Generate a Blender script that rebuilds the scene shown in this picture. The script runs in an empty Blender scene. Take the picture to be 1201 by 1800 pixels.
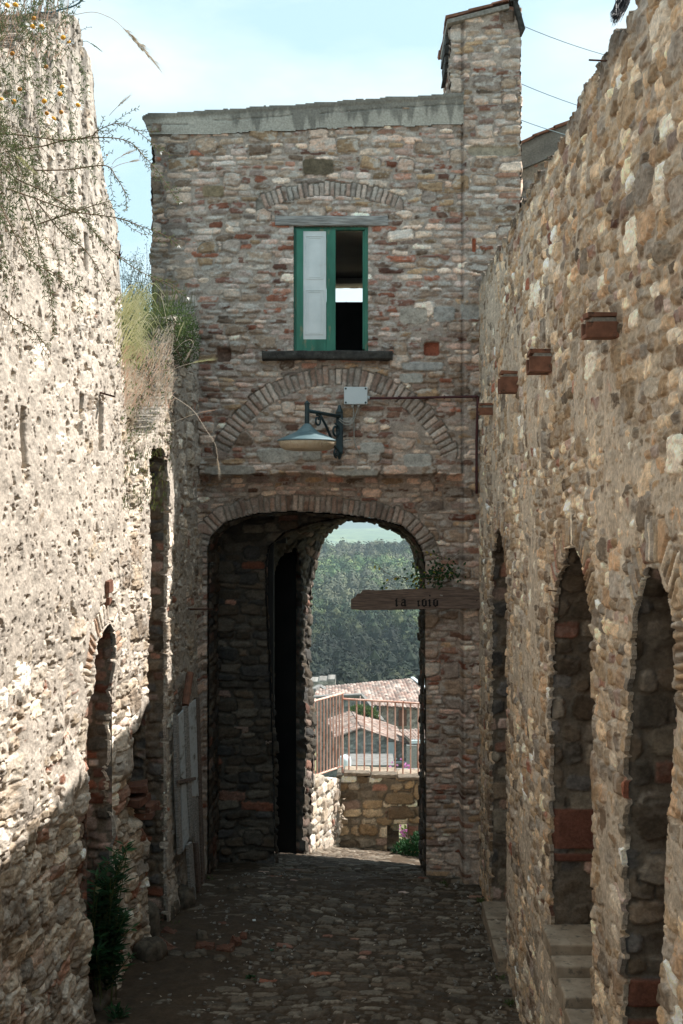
import bpy, math, random
import numpy as np
from mathutils import Vector, Matrix
R = math.radians
scene = bpy.context.scene
col_ = scene.collection

# ------------------------------------------------------------ camera, sky, sun, exposure
F = 2000.0                      # focal length in pixels of the 1201 px wide photograph
cam_d = bpy.data.cameras.new('camera')
cam = bpy.data.objects.new('camera', cam_d); col_.objects.link(cam)
cam.location = (0, 0, 0); cam.rotation_euler = (R(90), 0, 0)
cam_d.sensor_fit = 'HORIZONTAL'; cam_d.sensor_width = 36
cam_d.lens = 36 * F / 1201
cam_d.shift_x = -(632 - 600.5) / 1201
cam_d.shift_y = -(900 - 877) / 1201
cam_d.clip_start = 0.1; cam_d.clip_end = 20000
scene.camera = cam

SUN_EL, SUN_AZ = 51.0, 19.0     # azimuth measured from +X towards +Y
sd = Vector((math.cos(R(SUN_AZ)) * math.cos(R(SUN_EL)), math.sin(R(SUN_AZ)) * math.cos(R(SUN_EL)), math.sin(R(SUN_EL))))
sun_d = bpy.data.lights.new('sun', 'SUN'); sun = bpy.data.objects.new('sun', sun_d); col_.objects.link(sun)
sun_d.energy = 4.0; sun_d.angle = R(0.5); sun_d.color = (1.0, 0.955, 0.90)
sun.rotation_euler = sd.to_track_quat('Z', 'Y').to_euler()
sun.location = (20, 10, 30)

world = bpy.data.worlds.new('World'); scene.world = world; world.use_nodes = True
wn = world.node_tree; wn.nodes.clear()
w_out = wn.nodes.new('ShaderNodeOutputWorld'); w_bg = wn.nodes.new('ShaderNodeBackground')
w_sky = wn.nodes.new('ShaderNodeTexSky'); w_sky.sky_type = 'NISHITA'; w_sky.sun_disc = False
w_sky.sun_elevation = R(SUN_EL); w_sky.sun_rotation = R(90 - SUN_AZ)
w_sky.air_density = 1.0; w_sky.dust_density = 2.2; w_sky.ozone_density = 1.0
w_tc = wn.nodes.new('ShaderNodeTexCoord'); w_map = wn.nodes.new('ShaderNodeMapping')
w_map.inputs['Scale'].default_value = (2.2, 2.2, 6.5); w_map.inputs['Rotation'].default_value = (0.2, 0.35, 0.3)
w_n = wn.nodes.new('ShaderNodeTexNoise'); w_n.inputs['Scale'].default_value = 1.1; w_n.inputs['Detail'].default_value = 7
w_n.inputs['Roughness'].default_value = 0.55
w_r = wn.nodes.new('ShaderNodeValToRGB'); w_r.color_ramp.elements[0].position = 0.46; w_r.color_ramp.elements[1].position = 0.68
w_mix = wn.nodes.new('ShaderNodeMixRGB'); w_mix.inputs[2].default_value = (4.6, 5.1, 5.2, 1)
w_fac = wn.nodes.new('ShaderNodeMath'); w_fac.operation = 'MULTIPLY'; w_fac.inputs[1].default_value = 0.8
L = wn.links
L.new(w_tc.outputs['Generated'], w_map.inputs[0]); L.new(w_map.outputs[0], w_n.inputs['Vector'])
L.new(w_n.outputs['Fac'], w_r.inputs[0]); L.new(w_r.outputs[0], w_fac.inputs[0]); L.new(w_fac.outputs[0], w_mix.inputs[0])
w_milk = wn.nodes.new('ShaderNodeMixRGB'); w_milk.inputs[0].default_value = 0.72; w_milk.inputs[2].default_value = (2.9, 4.15, 4.5, 1)   # thin high cloud veil
L.new(w_sky.outputs[0], w_milk.inputs[1]); L.new(w_milk.outputs[0], w_mix.inputs[1]); L.new(w_mix.outputs[0], w_bg.inputs[0]); L.new(w_bg.outputs[0], w_out.inputs[0])
w_bg.inputs[1].default_value = 0.115
scene.view_settings.view_transform = 'Standard'; scene.view_settings.look = 'None'
scene.view_settings.gamma = 1.0; scene.view_settings.use_curve_mapping = False
scene.view_settings.exposure = 1.1
scene.render.engine = 'CYCLES'
scene.cycles.max_bounces = 8; scene.cycles.diffuse_bounces = 5

def P(x, y, Y):                 # a photograph pixel carried out to depth Y, in metres
    return Vector(((x - 632) / F * Y, Y, -(y - 877) / F * Y))

# ------------------------------------------------------------ tags and hierarchy
def tag(o, label=None, cat=None, group=None, kind=None):
    if label: o['label'] = label
    if cat: o['category'] = cat
    if group: o['group'] = group
    if kind: o['kind'] = kind
    return o
def empty(name, loc=(0, 0, 0), label=None, cat=None, group=None, kind=None):
    o = bpy.data.objects.new(name, None); col_.objects.link(o); o.location = loc
    o.empty_display_size = 0.2
    return tag(o, label, cat, group, kind)
def link(name, me, parent=None, mats=()):
    o = bpy.data.objects.new(name, me); col_.objects.link(o)
    for m in mats: me.materials.append(m)
    if parent:
        o.parent = parent
        w = Vector(parent.location); pp = parent.parent
        while pp: w = w + pp.location; pp = pp.parent
        o.location = -w
    return o

# ------------------------------------------------------------ noise
def hsh(i, j, seed):
    i = np.asarray(i).astype(np.int64); j = np.asarray(j).astype(np.int64)
    n = (i * 374761393 + j * 668265263 + seed * 1442695041) & 0xffffffff
    n = ((n ^ (n >> 13)) * 1274126177) & 0xffffffff
    n = ((n ^ (n >> 15)) * 2246822519) & 0xffffffff
    n = n ^ (n >> 16)
    return (n & 0xffffff) / float(0xffffff)
def vn(x, y, seed=0):
    xi = np.floor(x); yi = np.floor(y); fx = x - xi; fy = y - yi
    fx = fx * fx * (3 - 2 * fx); fy = fy * fy * (3 - 2 * fy)
    a = hsh(xi, yi, seed); b = hsh(xi + 1, yi, seed); c = hsh(xi, yi + 1, seed); d = hsh(xi + 1, yi + 1, seed)
    return (a + (b - a) * fx) * (1 - fy) + (c + (d - c) * fx) * fy
def fbm(x, y, seed=0, o=4, g=0.5):
    s = 0; a = 1; t = 0
    for k in range(o):
        s = s + a * vn(x * 2 ** k + 17.3 * k, y * 2 ** k + 5.1 * k, seed + k * 31); t += a; a *= g
    return s / t
def sst(a, b, x):
    t = np.clip((x - a) / (b - a), 0, 1); return t * t * (3 - 2 * t)

# ------------------------------------------------------------ stone palettes (linear base colours)
STONE = np.array((1.25, 1.07, .97)) * np.array([(.33, .28, .225), (.40, .35, .295), (.27, .25, .23), (.21, .17, .135), (.50, .46, .41), (.31, .24, .16), (.38, .325, .28), (.29, .24, .19), (.44, .39, .34), (.47, .38, .32)])
DARKST = np.array([(.20, .17, .135), (.25, .21, .165), (.165, .155, .145), (.22, .165, .115), (.28, .24, .185), (.19, .15, .11)])
PALE = np.array((1.03, 1.0, .94)) * np.array([(.55, .48, .41), (.47, .405, .335), (.64, .58, .52), (.38, .31, .24), (.52, .43, .345), (.43, .375, .325), (.31, .25, .20)])
BRICK = np.array([(.36, .14, .085), (.40, .21, .15), (.30, .17, .12), (.46, .31, .25), (.26, .13, .095), (.40, .28, .22), (.49, .38, .32), (.44, .33, .28)])
WARM = np.array((1.24, 1.13, 1.0)) * np.array([(.35, .28, .205), (.44, .36, .275), (.31, .25, .185), (.52, .45, .36), (.25, .195, .15), (.38, .29, .20), (.33, .295, .25), (.62, .58, .52), (.41, .30, .21), (.48, .40, .31), (.22, .19, .16), (.30, .28, .26)])

def masonry(U, V, seed, rows=(.05, .09), asp=(1.5, 3.8), brick=0.3, big=0.4, bigsize=(.14, .30, .09, .17), pal=STONE,
            mcol=(.27, .24, .20), relief=.022, mort=.006, cover=0.0, gap=.008, smear=.35, pits=0.0, darken=None, rough=1.0, bpal=BRICK, wob=.05, rag=.16, smcol=(.54, .50, .45), crev=.03, tilt=.006, chip=1.0, lay=1.0, con=1.38):
    """courses of thin pieces, larger stones laid over them, in a mortar bed; returns height (m) and base colour per point"""
    shp = U.shape; U = U.ravel(); V = V.ravel(); n = U.size
    rng = np.random.RandomState(seed)
    Uw = U + .03 * (fbm(U * 3, V * 3, seed + 1, 2) - .5) + .012 * (vn(U * 22, V * 22, seed + 2) - .5)
    Vw = V + wob * 2 * (fbm(U * .9, V * .9, seed + 3, 2) - .5) + .012 * (vn(U * 16, V * 25, seed + 4) - .5)
    v0, v1 = Vw.min() - .3, Vw.max() + .3; u0, u1 = Uw.min() - .6, Uw.max() + .6
    edges = [v0]
    while edges[-1] < v1: edges.append(edges[-1] + rng.uniform(*rows))
    edges = np.array(edges); BIG = 1e4
    keys = []; cu = []; cv = []; sw = []; sh = []
    for r in range(len(edges) - 1):
        h = edges[r + 1] - edges[r]; u = u0 - rng.rand() * .2
        while u < u1:
            w = h * rng.uniform(*asp)
            keys.append(r * BIG + (u - u0) + 5); cu.append(u + w / 2); cv.append(edges[r] + h / 2); sw.append(w); sh.append(h); u += w
    keys = np.array(keys); cu = np.array(cu); cv = np.array(cv); sw = np.array(sw); sh = np.array(sh); ns = len(cu)
    cu += rng.uniform(-.1, .1, ns) * sh; cv += rng.uniform(-.12, .12, ns) * sh
    sw *= rng.uniform(.86, 1.0, ns); sh *= rng.uniform(.78, 1.0, ns)
    bp = brick(cu, cv) if callable(brick) else np.full(ns, brick)
    isb = rng.rand(ns) < bp
    prot = rng.uniform(.3, 1.0, ns) * relief; prot[isb] *= .8
    pw = np.where(isb, rng.uniform(4, 8, ns), rng.uniform(2.2, 5, ns)); rt = rng.uniform(-.10, .10, ns); rt[isb] *= .5
    ck = bpal[rng.randint(len(bpal), size=ns)]; cs = pal[rng.randint(len(pal), size=ns)]
    sc = np.where(isb[:, None], ck, cs) * rng.uniform(.62, 1.32, ns)[:, None]
    tu = rng.uniform(-1, 1, ns); tv = rng.uniform(-1, 1, ns); al = rng.uniform(.5, 2.6, ns); kk = rng.uniform(.98, 1.45, ns) * chip
    rr = np.searchsorted(edges, Vw) - 1
    best = np.full(n, 9.0); bi = np.zeros(n, int)
    for dr in (-1, 0, 1):
        k0 = np.searchsorted(keys, (rr + dr) * BIG + (Uw - u0) + 5) - 1
        for dk in (-1, 0, 1):
            k = np.clip(k0 + dk, 0, ns - 1)
            du = Uw - cu[k]; dv = Vw - cv[k]
            a = (du + rt[k] * dv) / (sw[k] / 2); b = (dv - rt[k] * du) / (sh[k] / 2)
            d = np.maximum((np.abs(a) ** pw[k] + np.abs(b) ** pw[k]) ** (1 / pw[k]), (a * np.cos(al[k]) + b * np.sin(al[k])) / kk[k])
            m = d < best; best[m] = d[m]; bi[m] = k[m]
    rg = rag * (fbm(U * 26, V * 32, seed + 7, 4, .65) - .5) * 1.5
    e1 = (1 - best + rg) * sh[bi] / 2
    du = (Uw - cu[bi]) / sw[bi]; dv = (Vw - cv[bi]) / sh[bi]
    hs = prot[bi] * sst(0, .009, e1) + tilt * (tu[bi] * du + tv[bi] * dv) * 2
    colr = sc[bi].copy(); edge = e1; sid = bi.astype(float)
    if callable(big) or big > 0:
        gu, gv = bigsize[1] * .95, bigsize[3] * 1.05
        iu = np.floor(Uw / gu); iv = np.floor(Vw / gv)
        b2 = np.full(n, 9.0); at = np.zeros((n, 6)); ci = np.zeros(n); cj = np.zeros(n)
        for a_ in (-1, 0, 1):
            for b_ in (-1, 0, 1):
                i = iu + a_; j = iv + b_
                on = hsh(i, j, seed + 11) < (big(i * gu, j * gv) if callable(big) else big)
                w = bigsize[0] + (bigsize[1] - bigsize[0]) * hsh(i, j, seed + 12); h = bigsize[2] + (bigsize[3] - bigsize[2]) * hsh(i, j, seed + 13)
                pu = (i + .5 + .35 * (hsh(i, j, seed + 14) - .5)) * gu; pv = (j + .5 + .5 * (hsh(i, j, seed + 15) - .5)) * gv
                q = 3.0 + 5.0 * hsh(i, j, seed + 16); ro = .25 * (hsh(i, j, seed + 17) - .5)
                du2 = Uw - pu; dv2 = Vw - pv
                a = (du2 + ro * dv2) / (w / 2); b = (dv2 - ro * du2) / (h / 2); al2 = 6.28 * hsh(i, j, seed + 25)
                d = np.maximum((np.abs(a) ** q + np.abs(b) ** q) ** (1 / q), (a * np.cos(al2) + b * np.sin(al2)) / (.80 + .5 * hsh(i, j, seed + 26)))
                al3 = al2 + 2.2; d = np.maximum(d, (a * np.cos(al3) + b * np.sin(al3)) / (.85 + .6 * hsh(i, j, seed + 27)))
                d = np.where(on, d, 9.0); m = d < b2
                b2[m] = d[m]; ci[m] = i[m] if isinstance(i, np.ndarray) else i; cj[m] = j[m]; at[m, 0] = h[m]; at[m, 1] = (du2 / w)[m]; at[m, 2] = (dv2 / h)[m]
        e2 = (1 - b2 + rg * .8) * np.maximum(at[:, 0], .05) / 2
        use = e2 > -gap
        pr = relief * (.6 + .8 * hsh(ci, cj, seed + 18)); h2 = pr * sst(0, .011, e2) + (tilt + .004) * 1.8 * ((hsh(ci, cj, seed + 19) - .5) * at[:, 1] + (hsh(ci, cj, seed + 20) - .5) * at[:, 2])
        hs = np.where(use, h2, hs); edge = np.where(use, e2, edge)
        c2 = pal[(hsh(ci, cj, seed + 21) * .999 * len(pal)).astype(int)] * (.75 + .45 * hsh(ci, cj, seed + 22))[:, None]
        colr = np.where(use[:, None], c2, colr); sid = np.where(use, ci * 7.1 + cj * 13.7, sid)
    hs = hs - crev * (1 - sst(-.003, .0035, edge))
    fine = fbm(U * 14, V * 18, seed + 30, 5, .6) - .5
    hs = hs + .012 * rough * fine + .006 * rough * lay * (fbm(U * 9 + sid, V * 40, seed + 31, 3) - .5)
    cov = cover(U, V) if callable(cover) else cover
    hm = -.012 + mort * 1.0 + cov * .03 + .018 * rough * (fbm(U * 7, V * 7, seed + 33, 5, .6) - .5)
    if pits:
        pt = vn(U * 26, V * 15, seed + 35) * .6 + vn(U * 60, V * 40, seed + 36) * .4
        pd = sst(.64, .78, pt - .22 * (fbm(U * 2.2, V * 2.2, seed + 37, 3) - .5)) * pits; hm = hm - pd; hs = hs - pd * .5
    m = sst(-.002, .004, hs - hm)
    h = np.maximum(hs, hm)
    colr = colr * (np.maximum(colr.mean(1, keepdims=True), .01) / .27) ** (con - 1)
    mc = np.array(mcol)[None, :] * (.55 + .9 * fbm(U * 14, V * 14, seed + 40, 5, .65))[:, None]
    st = colr * (.45 + 1.1 * fbm(U * 20 + sid, V * (16 + 22 * lay), seed + 41, 5, .68))[:, None]
    sm = sst(.50, .66, fbm(U * 9 + sid * .3, V * 15, seed + 42, 5, .65))[:, None] * smear
    st = st * (1 - sm) + np.array(smcol) * sm
    c = mc * (1 - m[:, None]) + st * m[:, None]
    c = c * (.82 + .36 * fbm(U * .8, V * .8, seed + 45, 3))[:, None]
    if darken is not None: c = c * darken(U, V)[:, None]
    return h.reshape(shp), c.reshape(shp + (3,))

def poly_ring(U, V, h, c, poly, thick, bw, seed, pal=BRICK, relief=.022, mcol=(.27, .24, .20), tvar=.2):
    """voussoirs set along an open polyline (metres), outside of it"""
    poly = np.array(poly, float); shp = U.shape
    a = poly[:-1]; b = poly[1:]; ln = np.hypot(*(b - a).T); s0 = np.concatenate([[0], np.cumsum(ln)])[:-1]
    bb = (U > poly[:, 0].min() - thick - .02) & (U < poly[:, 0].max() + thick + .02) & (V > poly[:, 1].min() - .03) & (V < poly[:, 1].max() + thick + .02)
    u = U[bb]; v = V[bb]
    if u.size == 0: return h, c
    bd = np.full(u.shape, 9.0); bs = np.zeros(u.shape); sgn = np.zeros(u.shape)
    for k in range(len(a)):
        t = ((u - a[k, 0]) * (b[k, 0] - a[k, 0]) + (v - a[k, 1]) * (b[k, 1] - a[k, 1])) / ln[k] ** 2
        lo = -9 if k == 0 else 0; hi = 10 if k == len(a) - 1 else 1
        tc = np.clip(t, 0, 1); dx = u - (a[k, 0] + tc * (b[k, 0] - a[k, 0])); dy = v - (a[k, 1] + tc * (b[k, 1] - a[k, 1])); d = np.hypot(dx, dy)
        ok = (t >= (0 if k == 0 else -9)) & (t <= (1 if k == len(a) - 1 else 9))
        d = np.where(ok, d, 9.0)
        m = d < bd; bd[m] = d[m]; bs[m] = (s0[k] + tc * ln[k])[m]
        cr = (b[k, 0] - a[k, 0]) * (v - a[k, 1]) - (b[k, 1] - a[k, 1]) * (u - a[k, 0])
        sgn[m] = np.sign(cr)[m]
    bs2 = bs + .006 * (vn(u * 20, v * 20, seed) - .5)
    i = np.floor(bs2 / bw); f = (bs2 / bw - i)
    th = thick * (1.02 - tvar * hsh(i, i * 0, seed + 3))
    lift = .012 * (hsh(i, i * 0, seed + 9) - .3)
    e = np.minimum(np.minimum(f, 1 - f) * bw - .005, np.minimum(bd - lift, th - bd)) + .005 * (vn(u * 40, v * 40, seed + 1) - .5)
    zone = (sgn > 0) & (bd < th + .010)
    hh = relief * (.5 + .6 * hsh(i, i * 0, seed + 4)) * sst(-.001, .010, e) - .018 * (1 - sst(-.004, .003, e)) + .008 * (fbm(u * 25, v * 25, seed + 2, 3) - .5)
    cc = pal[(hsh(i, i * 0, seed + 5) * .999 * len(pal)).astype(int)] * (.6 + .7 * hsh(i, i * 0, seed + 6))[:, None] * (.5 + 1.0 * fbm(u * 24, v * 24, seed + 7, 5, .65))[:, None]
    sm_ = sst(.5, .68, fbm(u * 12, v * 12, seed + 8, 4))[:, None] * .5; cc = cc * (1 - sm_) + np.array((.50, .46, .41)) * sm_
    mm = sst(-.001, .003, e)[:, None]; cc = cc * mm + np.array(mcol) * (1 - mm) * (.8 + .3 * vn(u * 30, v * 30, seed + 8))[:, None]
    hb = h[bb]; cb = c[bb]
    hb[zone] = hh[zone]; cb[zone] = cc[zone]
    h[bb] = hb; c[bb] = cb
    return h, c

def in_poly(U, V, poly):
    r = np.zeros(U.shape, bool); n = len(poly)
    for i in range(n):
        x1, y1 = poly[i]; x2, y2 = poly[(i + 1) % n]
        if y1 == y2: continue
        c = ((y1 > V) != (y2 > V)) & (U < (x2 - x1) * (V - y1) / (y2 - y1) + x1)
        r ^= c
    return r

def mesh_np(name, co, faces4, colr=None, smooth=True, tris=None):
    me = bpy.data.meshes.new(name)
    nq = 0 if faces4 is None else len(faces4); nt = 0 if tris is None else len(tris)
    me.vertices.add(len(co)); me.vertices.foreach_set('co', np.ascontiguousarray(co, np.float32).ravel())
    idx = np.concatenate([x.ravel() for x in ((faces4 if nq else np.zeros((0, 4), int)), (tris if nt else np.zeros((0, 3), int)))]).astype(np.int32)
    me.loops.add(len(idx)); me.loops.foreach_set('vertex_index', idx)
    tot = np.concatenate([np.full(nq, 4), np.full(nt, 3)]).astype(np.int32)
    st = np.concatenate([[0], np.cumsum(tot)[:-1]]).astype(np.int32)
    me.polygons.add(nq + nt); me.polygons.foreach_set('loop_start', st); me.polygons.foreach_set('loop_total', tot)
    me.polygons.foreach_set('use_smooth', np.full(nq + nt, smooth))
    if colr is not None:
        a = me.color_attributes.new('col', 'FLOAT_COLOR', 'POINT')
        c4 = np.ones((len(co), 4), np.float32); c4[:, :3] = np.clip(colr, 0, 1); a.data.foreach_set('color', c4.ravel())
    me.update(calc_edges=True); me.validate(); return me

def grid_obj(name, base, nrm, h, colr, mat, parent=None, keep=None, rim=None, rimcol=.8, smooth=True, rimscale=None):
    """base (nv,nu,3) positions, nrm normals, h height, keep face mask, rim = vector the open border is carried back along"""
    nv, nu = h.shape
    pos = base + nrm * h[..., None]
    K = np.ones((nv - 1, nu - 1), bool) if keep is None else keep
    ids = np.arange(nv * nu).reshape(nv, nu)
    q = np.stack([ids[:-1, :-1], ids[:-1, 1:], ids[1:, 1:], ids[1:, :-1]], -1)[K]
    # orient faces along nrm
    p = pos.reshape(-1, 3); s = q[::max(1, len(q) // 50)]
    fn = np.cross(p[s[:, 1]] - p[s[:, 0]], p[s[:, 3]] - p[s[:, 0]])
    nn = np.broadcast_to(nrm, pos.shape).reshape(-1, 3)[s[:, 0]]
    if (fn * nn).sum(1).mean() < 0: q = q[:, ::-1]
    co = p; cc = colr.reshape(-1, 3)
    if rim is not None:
        Kp = np.zeros((nv + 1, nu + 1), bool); Kp[1:-1, 1:-1] = K
        he = Kp[:-1, 1:-1] != Kp[1:, 1:-1]      # (nv, nu-1)
        ve = Kp[1:-1, :-1] != Kp[1:-1, 1:]      # (nv-1, nu)
        e = np.concatenate([np.stack([ids[:, :-1], ids[:, 1:]], -1)[he], np.stack([ids[:-1, :], ids[1:, :]], -1)[ve]])
        bv = np.unique(e); mp = np.full(nv * nu, -1); rim = np.array(rim, float); prev = bv; off = len(co)
        nl = max(2, int(np.linalg.norm(rim) / .04)); quads = []
        rs = np.random.RandomState(5)
        for k in range(1, nl + 1):
            nc = co[bv] + rim * k / nl * (1.0 if rimscale is None else rimscale.ravel()[bv][:, None]) + (rs.rand(len(bv), 3) - .5) * .012 * (1.0 if rimscale is None else rimscale.ravel()[bv][:, None])
            mp1 = np.full(nv * nu, -1)
            if k == 1: mp1[bv] = bv
            else: mp1[bv] = np.arange(len(bv)) + off - len(bv)
            mp2 = np.full(nv * nu, -1); mp2[bv] = np.arange(len(bv)) + off
            quads.append(np.stack([mp1[e[:, 0]], mp1[e[:, 1]], mp2[e[:, 1]], mp2[e[:, 0]]], -1))
            if k == 1: allc = [co]; allk = [cc]
            allc.append(nc); g = rimcol * (.6 + .5 * rs.rand(len(bv), 1)); allk.append(cc[bv] * g); off += len(bv)
        co = np.concatenate(allc); cc = np.concatenate(allk); q = np.concatenate([q] + quads)
    used = np.zeros(len(co), bool); used[q.ravel()] = True
    rm = np.cumsum(used) - 1
    me = mesh_np(name, co[used], rm[q], cc[used], smooth)
    return link(name, me, parent, [mat])

def sheet_axes(o, eu, ev, us, vs):
    U, V = np.meshgrid(us, vs)
    base = np.array(o, float) + U[..., None] * np.array(eu, float) + V[..., None] * np.array(ev, float)
    return U, V, base
def fc(A): return (A[:-1, :-1] + A[1:, :-1] + A[:-1, 1:] + A[1:, 1:]) / 4

# ------------------------------------------------------------ materials
def mat_new(name):
    m = bpy.data.materials.new(name); m.use_nodes = True; nt = m.node_tree
    return m, nt, nt.nodes['Principled BSDF']
def node(nt, t, **kw):
    n = nt.nodes.new(t)
    for k, v in kw.items():
        if k in n.inputs: n.inputs[k].default_value = v
        else: setattr(n, k, v)
    return n
def attr_mat(name, rough=.92, b1=60, b2=240, dist=.004, spec=.25, v1=.75, v2=1.25, strength=.8):
    m, nt, bs = mat_new(name); l = nt.links
    at = node(nt, 'ShaderNodeAttribute', attribute_name='col'); tc = node(nt, 'ShaderNodeTexCoord')
    n1 = node(nt, 'ShaderNodeTexNoise', Scale=b1, Detail=6.0, Roughness=.65); l.new(tc.outputs['Object'], n1.inputs['Vector'])
    mr = node(nt, 'ShaderNodeMapRange'); mr.inputs[1].default_value = .3; mr.inputs[2].default_value = .7; mr.inputs[3].default_value = v1; mr.inputs[4].default_value = v2
    l.new(n1.outputs['Fac'], mr.inputs[0])
    mx = node(nt, 'ShaderNodeVectorMath', operation='SCALE'); l.new(at.outputs['Color'], mx.inputs[0]); l.new(mr.outputs[0], mx.inputs['Scale'])
    l.new(mx.outputs[0], bs.inputs['Base Color'])
    n2 = node(nt, 'ShaderNodeTexNoise', Scale=b2, Detail=4.0, Roughness=.7); l.new(tc.outputs['Object'], n2.inputs['Vector'])
    ad = node(nt, 'ShaderNodeMath', operation='MULTIPLY_ADD'); ad.inputs[1].default_value = .4; l.new(n2.outputs['Fac'], ad.inputs[0]); l.new(n1.outputs['Fac'], ad.inputs[2])
    bp = node(nt, 'ShaderNodeBump', Strength=strength, Distance=dist); l.new(ad.outputs[0], bp.inputs['Height']); l.new(bp.outputs[0], bs.inputs['Normal'])
    bs.inputs['Roughness'].default_value = rough; bs.inputs['Specular IOR Level'].default_value = spec
    return m
def noise_mat(name, c1, c2, scale=8, rough=.8, metal=0, dist=.002, stretch=(1, 1, 1), spec=.3, p=(.35, .65), c3=None, s3=30, p3=(.6, .7), bump=.5):
    m, nt, bs = mat_new(name); l = nt.links
    tc = node(nt, 'ShaderNodeTexCoord'); mp = node(nt, 'ShaderNodeMapping'); mp.inputs['Scale'].default_value = stretch
    l.new(tc.outputs['Object'], mp.inputs[0])
    n1 = node(nt, 'ShaderNodeTexNoise', Scale=scale, Detail=8.0, Roughness=.6); l.new(mp.outputs[0], n1.inputs['Vector'])
    cr = node(nt, 'ShaderNodeValToRGB'); cr.color_ramp.elements[0].position = p[0]; cr.color_ramp.elements[1].position = p[1]
    cr.color_ramp.elements[0].color = (*c1, 1); cr.color_ramp.elements[1].color = (*c2, 1); l.new(n1.outputs['Fac'], cr.inputs[0])
    out = cr.outputs[0]
    if c3:
        n3 = node(nt, 'ShaderNodeTexNoise', Scale=s3, Detail=6.0, Roughness=.65); l.new(mp.outputs[0], n3.inputs['Vector'])
        r3 = node(nt, 'ShaderNodeMapRange'); r3.inputs[1].default_value = p3[0]; r3.inputs[2].default_value = p3[1]; l.new(n3.outputs['Fac'], r3.inputs[0])
        mx = node(nt, 'ShaderNodeMixRGB'); mx.inputs[2].default_value = (*c3, 1); l.new(r3.outputs[0], mx.inputs[0]); l.new(out, mx.inputs[1]); out = mx.outputs[0]
    l.new(out, bs.inputs['Base Color'])
    bp = node(nt, 'ShaderNodeBump', Strength=bump, Distance=dist); l.new(n1.outputs['Fac'], bp.inputs['Height']); l.new(bp.outputs[0], bs.inputs['Normal'])
    bs.inputs['Roughness'].default_value = rough; bs.inputs['Metallic'].default_value = metal; bs.inputs['Specular IOR Level'].default_value = spec
    return m
def leaf_mat(name, c1, c2, trans=.35, rough=.6):
    m, nt, bs = mat_new(name); l = nt.links
    g = node(nt, 'ShaderNodeNewGeometry'); cr = node(nt, 'ShaderNodeValToRGB')
    cr.color_ramp.elements[0].color = (*c1, 1); cr.color_ramp.elements[1].color = (*c2, 1)
    l.new(g.outputs['Random Per Island'], cr.inputs[0]); l.new(cr.outputs[0], bs.inputs['Base Color'])
    bs.inputs['Roughness'].default_value = rough; bs.inputs['Specular IOR Level'].default_value = .3
    tr = node(nt, 'ShaderNodeBsdfTranslucent'); l.new(cr.outputs[0], tr.inputs[0])
    mx = node(nt, 'ShaderNodeMixShader'); mx.inputs[0].default_value = trans
    l.new(bs.outputs[0], mx.inputs[1]); l.new(tr.outputs[0], mx.inputs[2]); l.new(mx.outputs[0], nt.nodes['Material Output'].inputs[0])
    return m
M = {}
M['masonry'] = attr_mat('masonry', dist=.007, b1=45, b2=150, v1=.72, v2=1.28, strength=1.0)
M['ground'] = attr_mat('cobbles', rough=.85, b1=40, b2=160, dist=.004)
M['far'] = attr_mat('far_masonry', b1=8, b2=30, dist=.01)
M['tile'] = attr_mat('roof_tiles', b1=14, b2=60, dist=.006)
M['crown'] = attr_mat('tree_foliage', b1=.5, b2=2, dist=.05, v1=.8, v2=1.2, rough=.8)
M['field'] = noise_mat('far_fields', (.05, .10, .03), (.24, .27, .10), scale=.003, rough=1, bump=0, c3=(.05, .09, .03), s3=.02, p3=(.50, .56))
M['hill'] = noise_mat('far_hills', (.012, .03, .018), (.045, .075, .03), scale=.01, rough=1, bump=0, c3=(.02, .045, .02), s3=.05, p3=(.5, .55))
M['forest_floor'] = noise_mat('forest_floor', (.06, .075, .03), (.16, .13, .08), scale=.05, rough=1, bump=0)
M['concrete'] = noise_mat('stained_concrete', (.20, .185, .16), (.33, .31, .275), scale=3, rough=.9, dist=.006, stretch=(3, 1, .8), c3=(.09, .08, .065), s3=2.6, p3=(.56, .70))
M['far_grey'] = noise_mat('old_roof_cement', (.14, .135, .125), (.24, .23, .215), scale=2, rough=.9)
M['wood_grey'] = noise_mat('weathered_wood', (.16, .15, .14), (.40, .38, .355), scale=6, rough=.85, dist=.006, stretch=(1, 4, 14), bump=.9)
M['wood_sign'] = noise_mat('brown_wood', (.085, .060, .048), (.21, .15, .12), scale=7, rough=.8, dist=.003, stretch=(1.0, 3, 12), bump=.8)
M['slate'] = noise_mat('mossy_sill', (.020, .018, .016), (.065, .060, .052), scale=18, rough=.9, dist=.008, c3=(.26, .23, .19), s3=60, p3=(.64, .70))
M['green'] = noise_mat('green_paint', (.010, .10, .060), (.035, .19, .125), scale=5, rough=.45, dist=.0015, stretch=(1, 1, .25), c3=(.17, .19, .11), s3=11, p3=(.58, .66), spec=.4)
M['white'] = noise_mat('white_paint', (.60, .63, .62), (.72, .74, .73), scale=4, rough=.55, dist=.001, c3=(.50, .47, .40), s3=9, p3=(.66, .8))
M['plaster'] = noise_mat('room_plaster', (.50, .44, .38), (.60, .54, .46), scale=2, rough=.9)
M['dark'] = noise_mat('painted_gloom', (.006, .007, .008), (.014, .014, .014), scale=4, rough=.7)  # near-black base colour painting in the darkness of unlit interiors
M['iron'] = noise_mat('painted_iron', (.006, .022, .028), (.016, .045, .052), scale=20, rough=.45, dist=.001, c3=(.10, .05, .03), s3=30, p3=(.70, .78), spec=.5)
M['shade'] = noise_mat('lamp_shade_paint', (.075, .13, .145), (.13, .195, .21), scale=6, rough=.62, dist=.0015, c3=(.05, .09, .10), s3=22, p3=(.6, .7), spec=.5)
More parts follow.
